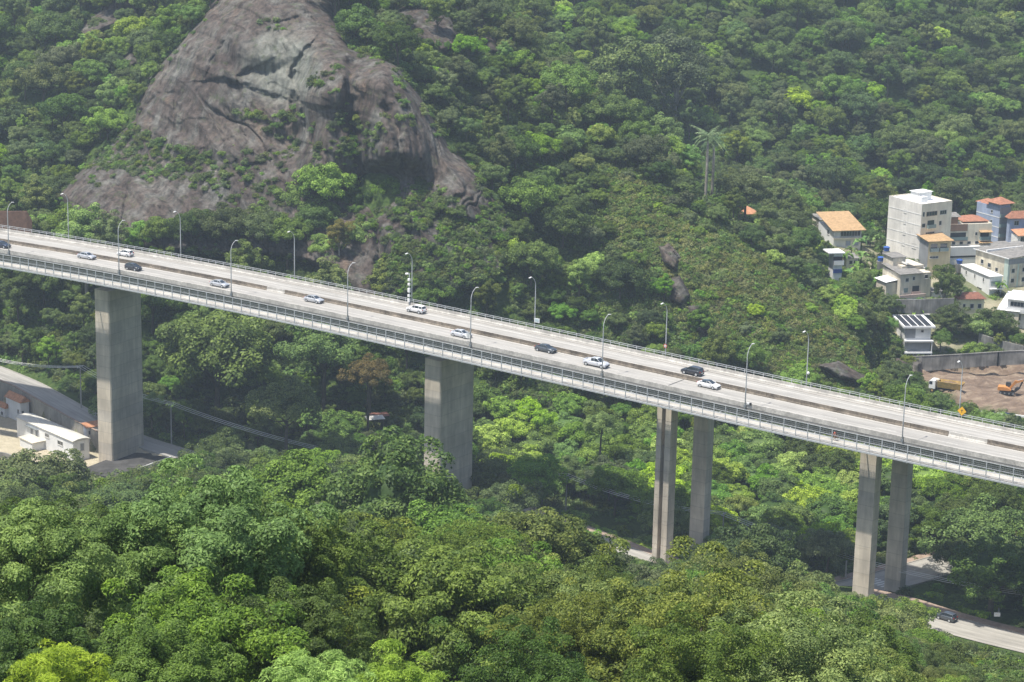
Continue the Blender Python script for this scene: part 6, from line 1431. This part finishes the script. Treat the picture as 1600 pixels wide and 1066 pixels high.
# the rest of the wood reads as one mass
def scatter(name, label, pts, kinds, category=None):
    """pts: (x,y,z,scale,key)"""
    keys = sorted(set(k for *_, k in pts)); col = bpy.data.collections.new(name + '_kinds')
    for n, k in enumerate(keys):
        me, tm, R, H, zc = PROTO[k]; bm = bmesh.new(); bm.from_mesh(me); 
        m2 = me.copy(); m2.name = 'k%03d' % n
        if tm is not None:
            nb_ = len(m2.vertices)
            m2.materials.append(M['bark']); b2 = bmesh.new(); b2.from_mesh(m2); b2.from_mesh(tm)
            b2.faces.ensure_lookup_table()
            nf = len(me.polygons)
            for fi in range(nf, len(b2.faces)): b2.faces[fi].material_index = 1
            b2.to_mesh(m2); b2.free()
        bm.free(); o = bpy.data.objects.new('kind_%03d' % n, m2); col.objects.link(o)
    me = bpy.data.meshes.new(name); me.vertices.add(len(pts)); me.vertices.foreach_set('co', np.array([p[:3] for p in pts], np.float32).ravel())
    for an, ty, val in (('sc', 'FLOAT', [p[3] for p in pts]), ('rt', 'FLOAT', list(rng.random(len(pts)) * 6.28)), ('pk', 'INT', [keys.index(p[4]) for p in pts])):
        at = me.attributes.new(an, ty, 'POINT'); at.data.foreach_set('value', val)
    o = link(name, me); tag(o, label, category, kind='stuff')
    ng = bpy.data.node_groups.new(name, 'GeometryNodeTree'); ng.interface.new_socket('Geometry', in_out='INPUT', socket_type='NodeSocketGeometry'); ng.interface.new_socket('Geometry', in_out='OUTPUT', socket_type='NodeSocketGeometry')
    N = ng.nodes; gi = N.new('NodeGroupInput'); go = N.new('NodeGroupOutput'); ip = N.new('GeometryNodeInstanceOnPoints'); ci = N.new('GeometryNodeCollectionInfo'); ci.inputs[0].default_value = col
    ci.inputs['Separate Children'].default_value = True; ci.inputs['Reset Children'].default_value = True; ip.inputs['Pick Instance'].default_value = True
    def att(n, t): a = N.new('GeometryNodeInputNamedAttribute'); a.data_type = t; a.inputs[0].default_value = n; return [q for q in a.outputs if q.enabled][0]
    cx = N.new('ShaderNodeCombineXYZ'); L_ = ng.links
    L_.new(gi.outputs[0], ip.inputs['Points']); L_.new(ci.outputs[0], ip.inputs['Instance']); L_.new(att('pk', 'INT'), ip.inputs['Instance Index']); L_.new(att('rt', 'FLOAT'), cx.inputs[2]); L_.new(cx.outputs[0], ip.inputs['Rotation']); L_.new(att('sc', 'FLOAT'), ip.inputs['Scale']); L_.new(ip.outputs[0], go.inputs[0])
    md = o.modifiers.new('scatter', 'NODES'); md.node_group = ng; return o
scatter('hillside_wood', 'dense mixed wood covering the hillsides behind the bridge and the valley floor', [(a[0], a[1], a[2] - .2, a[3], a[4]) for a in AUTO[NIND:]], None)
# undergrowth: low bushes over all open ground
def small(key, col, seed, R, H, nl, leaf, ar=.5, **kw):
    me, c = crown_mesh('bush', seed, R, H, 14, nl, leaf, LM[col], low=-.1, cr=(.3, .5), ar=ar, core=.6, lump=.25, **kw); PROTO[key] = (me, None, R, H, 0)
for k, c_ in enumerate(('mid', 'bright', 'olive', 'dark', 'grey', 'lime', 'straw')): small('u%d' % k, c_, 300 + k, 1.7, 1.3, 700, .34)
for k, c_ in enumerate(('lime', 'bright')): small('g%d' % k, c_, 320 + k, 1.3, .7, 420, .5, ar=.12, upb=1.5)
UN = []
for (x0, x1, y0, y1, n) in ((0, 110, 540, 620, 7000), (-60, 60, 60, 230, 2500), (-130, 135, 230, 480, 9000), (-190, 190, 480, 640, 16000), (-220, 230, 640, 800, 9000)):
    c = np.stack([rng.uniform(x0, x1, n), rng.uniform(y0, y1, n)], 1); z = ground(c[:, 0], c[:, 1]); pr = proj(np.concatenate([c, z[:, None]], 1))
    ok = (pr[:, 0] > -60) & (pr[:, 0] < 1660) & (pr[:, 1] > -40) & (pr[:, 1] < 1150); X_, Y_ = pr[:, 0], pr[:, 1]
    back = c[:, 1] > 475
    ok &= ~(back & (c[:, 1] < 640) & (in_poly(X_, Y_, DIRT_POLY) | in_poly(X_, Y_, YARD_POLY))); ok &= ~(in_poly(X_, Y_, ROCK_POLY) & (c[:, 1] > 555) & (c[:, 1] < 700))
    town = in_poly(X_, Y_, TOWN_IN) & (c[:, 1] > 560) & (c[:, 1] < 720); ok &= ~(town & (rng.random(n) > .22))
    grass = (c[:, 1] < 470) & (in_poly(X_, Y_, GRASS) | in_poly(X_, Y_, GRASS2)); rd = in_poly(X_, Y_, RIDGE)
    for i in np.where(ok)[0]:
        x, y = c[i]; bad = False
        for C, w_ in CL_ALL:
            if np.min(np.hypot(C[:, 0] - x, C[:, 1] - y)) < w_ + .6: bad = True; break
        if bad: continue
        for q, rr in foot:
            if math.hypot(q.x - x, q.y - y) < rr * .85: bad = True; break
        if bad: continue
        if math.hypot(pier_xy[0].x - x, pier_xy[0].y - y) < 12: continue
        k = ('g%d' % (i % 2)) if grass[i] else ('u%d' % [6, 2, 0, 6, 1, 2][i % 6] if rd[i] else 'u%d' % (i % 5))
        UN.append((x, y, z[i] - .15, float(rng.uniform(.5, 1.25)), k))
print('undergrowth', len(UN))
scatter('undergrowth', 'low bushes and weeds covering open ground, banks and the shrubby ridge', UN, None)
# tufts on the rock ledges
rk_pts = []; nr = rng.random(RPt.shape[:2]); dens = fbm((RPt[..., 0] + RPt[..., 1] * .6) / 16, RPt[..., 2] / 9, 4, 61)
gxr, gyr = np.meshgrid(np.arange(RPt.shape[1]) * 1.6 + 80, np.arange(RPt.shape[0]) * 1.6 - 34)
low = smooth(250, 420, gyr) * smooth(560, 620, gxr) * .9 + smooth(150, 260, gyr) * .35 + smooth(260, 190, gxr) * .8 + smooth(470, 560, gxr) * smooth(30, 100, gyr) * .3 + smooth(600, 640, gxr) * smooth(260, 300, gyr) * .5
for dx_, dy_, rx, ry in ((300, 190, 26, 14), (240, 235, 28, 30), (430, 36, 30, 10), (500, 130, 16, 26), (555, 240, 22, 40), (410, 175, 60, 12), (300, 240, 40, 16), (370, 180, 60, 8), (330, 60, 1, 1), (620, 60, 1, 1), (280, 270, 60, 20), (160, 265, 40, 20)):
    low = low + .9 * np.exp(-(((gxr - dx_) / rx) ** 2 + ((gyr - dy_) / ry) ** 2))
pr_ = np.clip(low, 0, 1.6) * smooth(.0, .5, dens + low * .35) * .05; pr_ = np.where(RSD < 4, pr_, 0) + np.where((RSD > -7) & (RSD < 5), .03, 0)
ii = np.argwhere(nr < pr_)
for i, j in ii: 
    p = RPt[i, j]; rk_pts.append((p[0], p[1] - .2, p[2] - .4, float(rng.uniform(.3, .95)), 'u%d' % rng.integers(0, 5)))
print('rock tufts', len(rk_pts))
scatter('rock_shrubs', 'small shrubs and tufts rooted in cracks and ledges of the rock dome', rk_pts, None)

# ------------------------------------------------------------------ palms and banana plants
M['banana_leaf'] = leafmat('banana_leaf', (.06, .12, .02), (.13, .24, .04), (.24, .36, .08), .4); M['palm_leaf'] = leafmat('palm_leaf', (.07, .12, .05), (.14, .22, .09), (.24, .32, .15), .3)
def frond(rs, ang, el, L, droop, wl, n=16, ar=.1):
    pos = []; nr = []; vs = []
    for k in range(n):
        t = (k + .5) / n; r = L * t; z = r * math.tan(el) - droop * (t ** 2) * L; c = np.array([math.cos(ang) * r * .9, math.sin(ang) * r * .9, z])
        ll = wl * math.sin(math.pi * (t * .85 + .12)); side = np.array([-math.sin(ang), math.cos(ang), 0])
        for sg in (-1, 1):
            tip = c + side * sg * ll * .85 + np.array([math.cos(ang), math.sin(ang), 0]) * ll * .35 + np.array([0, 0, -ll * .55 + rs.normal() * .1])
            w_ = L / n * .38; al = np.array([math.cos(ang), math.sin(ang), 0]) * w_
            vs += [c - al, c + al, tip + al * .3, tip - al * .3]
    return vs
def palm_meshes(seed, h, L=3.6):
    rs = np.random.default_rng(seed); vs = []
    for k in range(20): vs += frond(rs, k * 2.4 + rs.random(), .75 - 1.2 * k / 20, L * rs.uniform(.85, 1.1), .35 + .3 * k / 20, 1.0)
    vs = np.array(vs); vs[:, 2] += h; f = np.arange(len(vs)).reshape(-1, 4); cm = np_mesh('fronds', vs, f, M['palm_leaf'], False, {'tone': ('FACE', rs.random(len(f)))})
    mb = MB(); mb.tube([(0, 0, -1.5), (0, 0, 1), (.1, 0, h * .5), (0, 0, h - 1.8)], [.5, .42, .4, .28], 9); tm = mb.mesh('trunk', M['bark_pale'], True)
    mb = MB(); mb.tube([(0, 0, h - 1.85), (0, 0, h - .9), (0, 0, h + .2)], [.24, .26, .12], 9); sm = mb.mesh('crownshaft', M['palm_leaf'], True); return cm, tm, sm
for px, pb, pt, D, lab in ((1102, 316, 202, 0, 'left of the two tall royal palms standing above the ridge'), (1112, 312, 208, 0, 'right of the two tall royal palms standing above the ridge')):
    D = hit(px, pb, 600); b0 = P(px, pb, D); h = P(px, pt, D)[2] - b0[2] - 1.5; cm, tm, sm = palm_meshes(int(px), h, 5.0)
    r = empty('royal_palm', b0, 0, lab, 'palm tree', 'royal palms above the ridge'); link('fronds', cm, r); link('trunk', tm, r); link('crownshaft', sm, r)
def banana(seed):
    rs = np.random.default_rng(seed); vs = []; tone = []
    for k in range(11):
        an = k * 2.4 + rs.random(); L = rs.uniform(2.2, 3.2); el = rs.uniform(.5, 1.25) - k * .05; W_ = .42; n = 6; pr_ = None
        for j in range(n + 1):
            t = j / n; r = L * t * math.cos(el) * (1 - .1 * t); z = 2.2 + L * t * math.sin(el) - 1.2 * L * t ** 3 * .5; w_ = W_ * math.sin(math.pi * min(1, .15 + .8 * t)) + .03; sd_ = np.array([-math.sin(an), math.cos(an), 0]) * w_
            c = np.array([math.cos(an) * r, math.sin(an) * r, z]); cur = (c - sd_ + np.array([0, 0, .12]), c, c + sd_ + np.array([0, 0, .12]))
            if pr_ is not None: vs += [pr_[0], pr_[1], cur[1], cur[0], pr_[1], pr_[2], cur[2], cur[1]]; q = rs.random(); tone += [q, q]
            pr_ = cur
    f = np.arange(len(vs)).reshape(-1, 4); cm = np_mesh('leaves', np.array(vs), f, M['banana_leaf'], False, {'tone': ('FACE', np.array(tone))})
    mb = MB(); mb.tube([(0, 0, -.6), (0, 0, 1.2), (0, 0, 2.5)], [.2, .16, .1], 8); return cm, mb.mesh('stem', M['banana_leaf'], True)
BAN = [banana(k) for k in range(3)]
BPX = [(1330, 405), (1345, 415), (1318, 418), (1338, 432), (1325, 445), (1352, 440), (1362, 425), (1370, 390), (1386, 385), (1400, 398), (1412, 404), (1378, 402), (1345, 395), (1360, 455), (1305, 470), (1342, 462), (1372, 375), (1395, 378), (1430, 498), (1310, 495), (1374, 447), (1560, 462)]
for k, (px, py) in enumerate(BPX):
    D = hit(px, py, 560); c = P(px, py, D); cm, tm = BAN[k % 3]
    g_ = 'banana plants between the tan tiled house and the apartment block' if k < 18 and k not in (13, 14, 15) else 'banana plants on the slope below the town'
    same = sorted([q for q in BPX if ((BPX.index(q) < 18 and BPX.index(q) not in (13, 14, 15)) == ('between' in g_))]); r = empty('banana_plant', c, k * 1.3, ORD[same.index((px, py))] + ' banana plant ' + ('beside the tan tiled house and apartment block' if 'between' in g_ else 'on the slope around the lower houses'), 'banana plant', g_); sc_ = 1.1 + .35 * ((k * 7) % 5) / 5; r.scale = (sc_,) * 3
    link('leaves', cm, r); link('stem', tm, r)
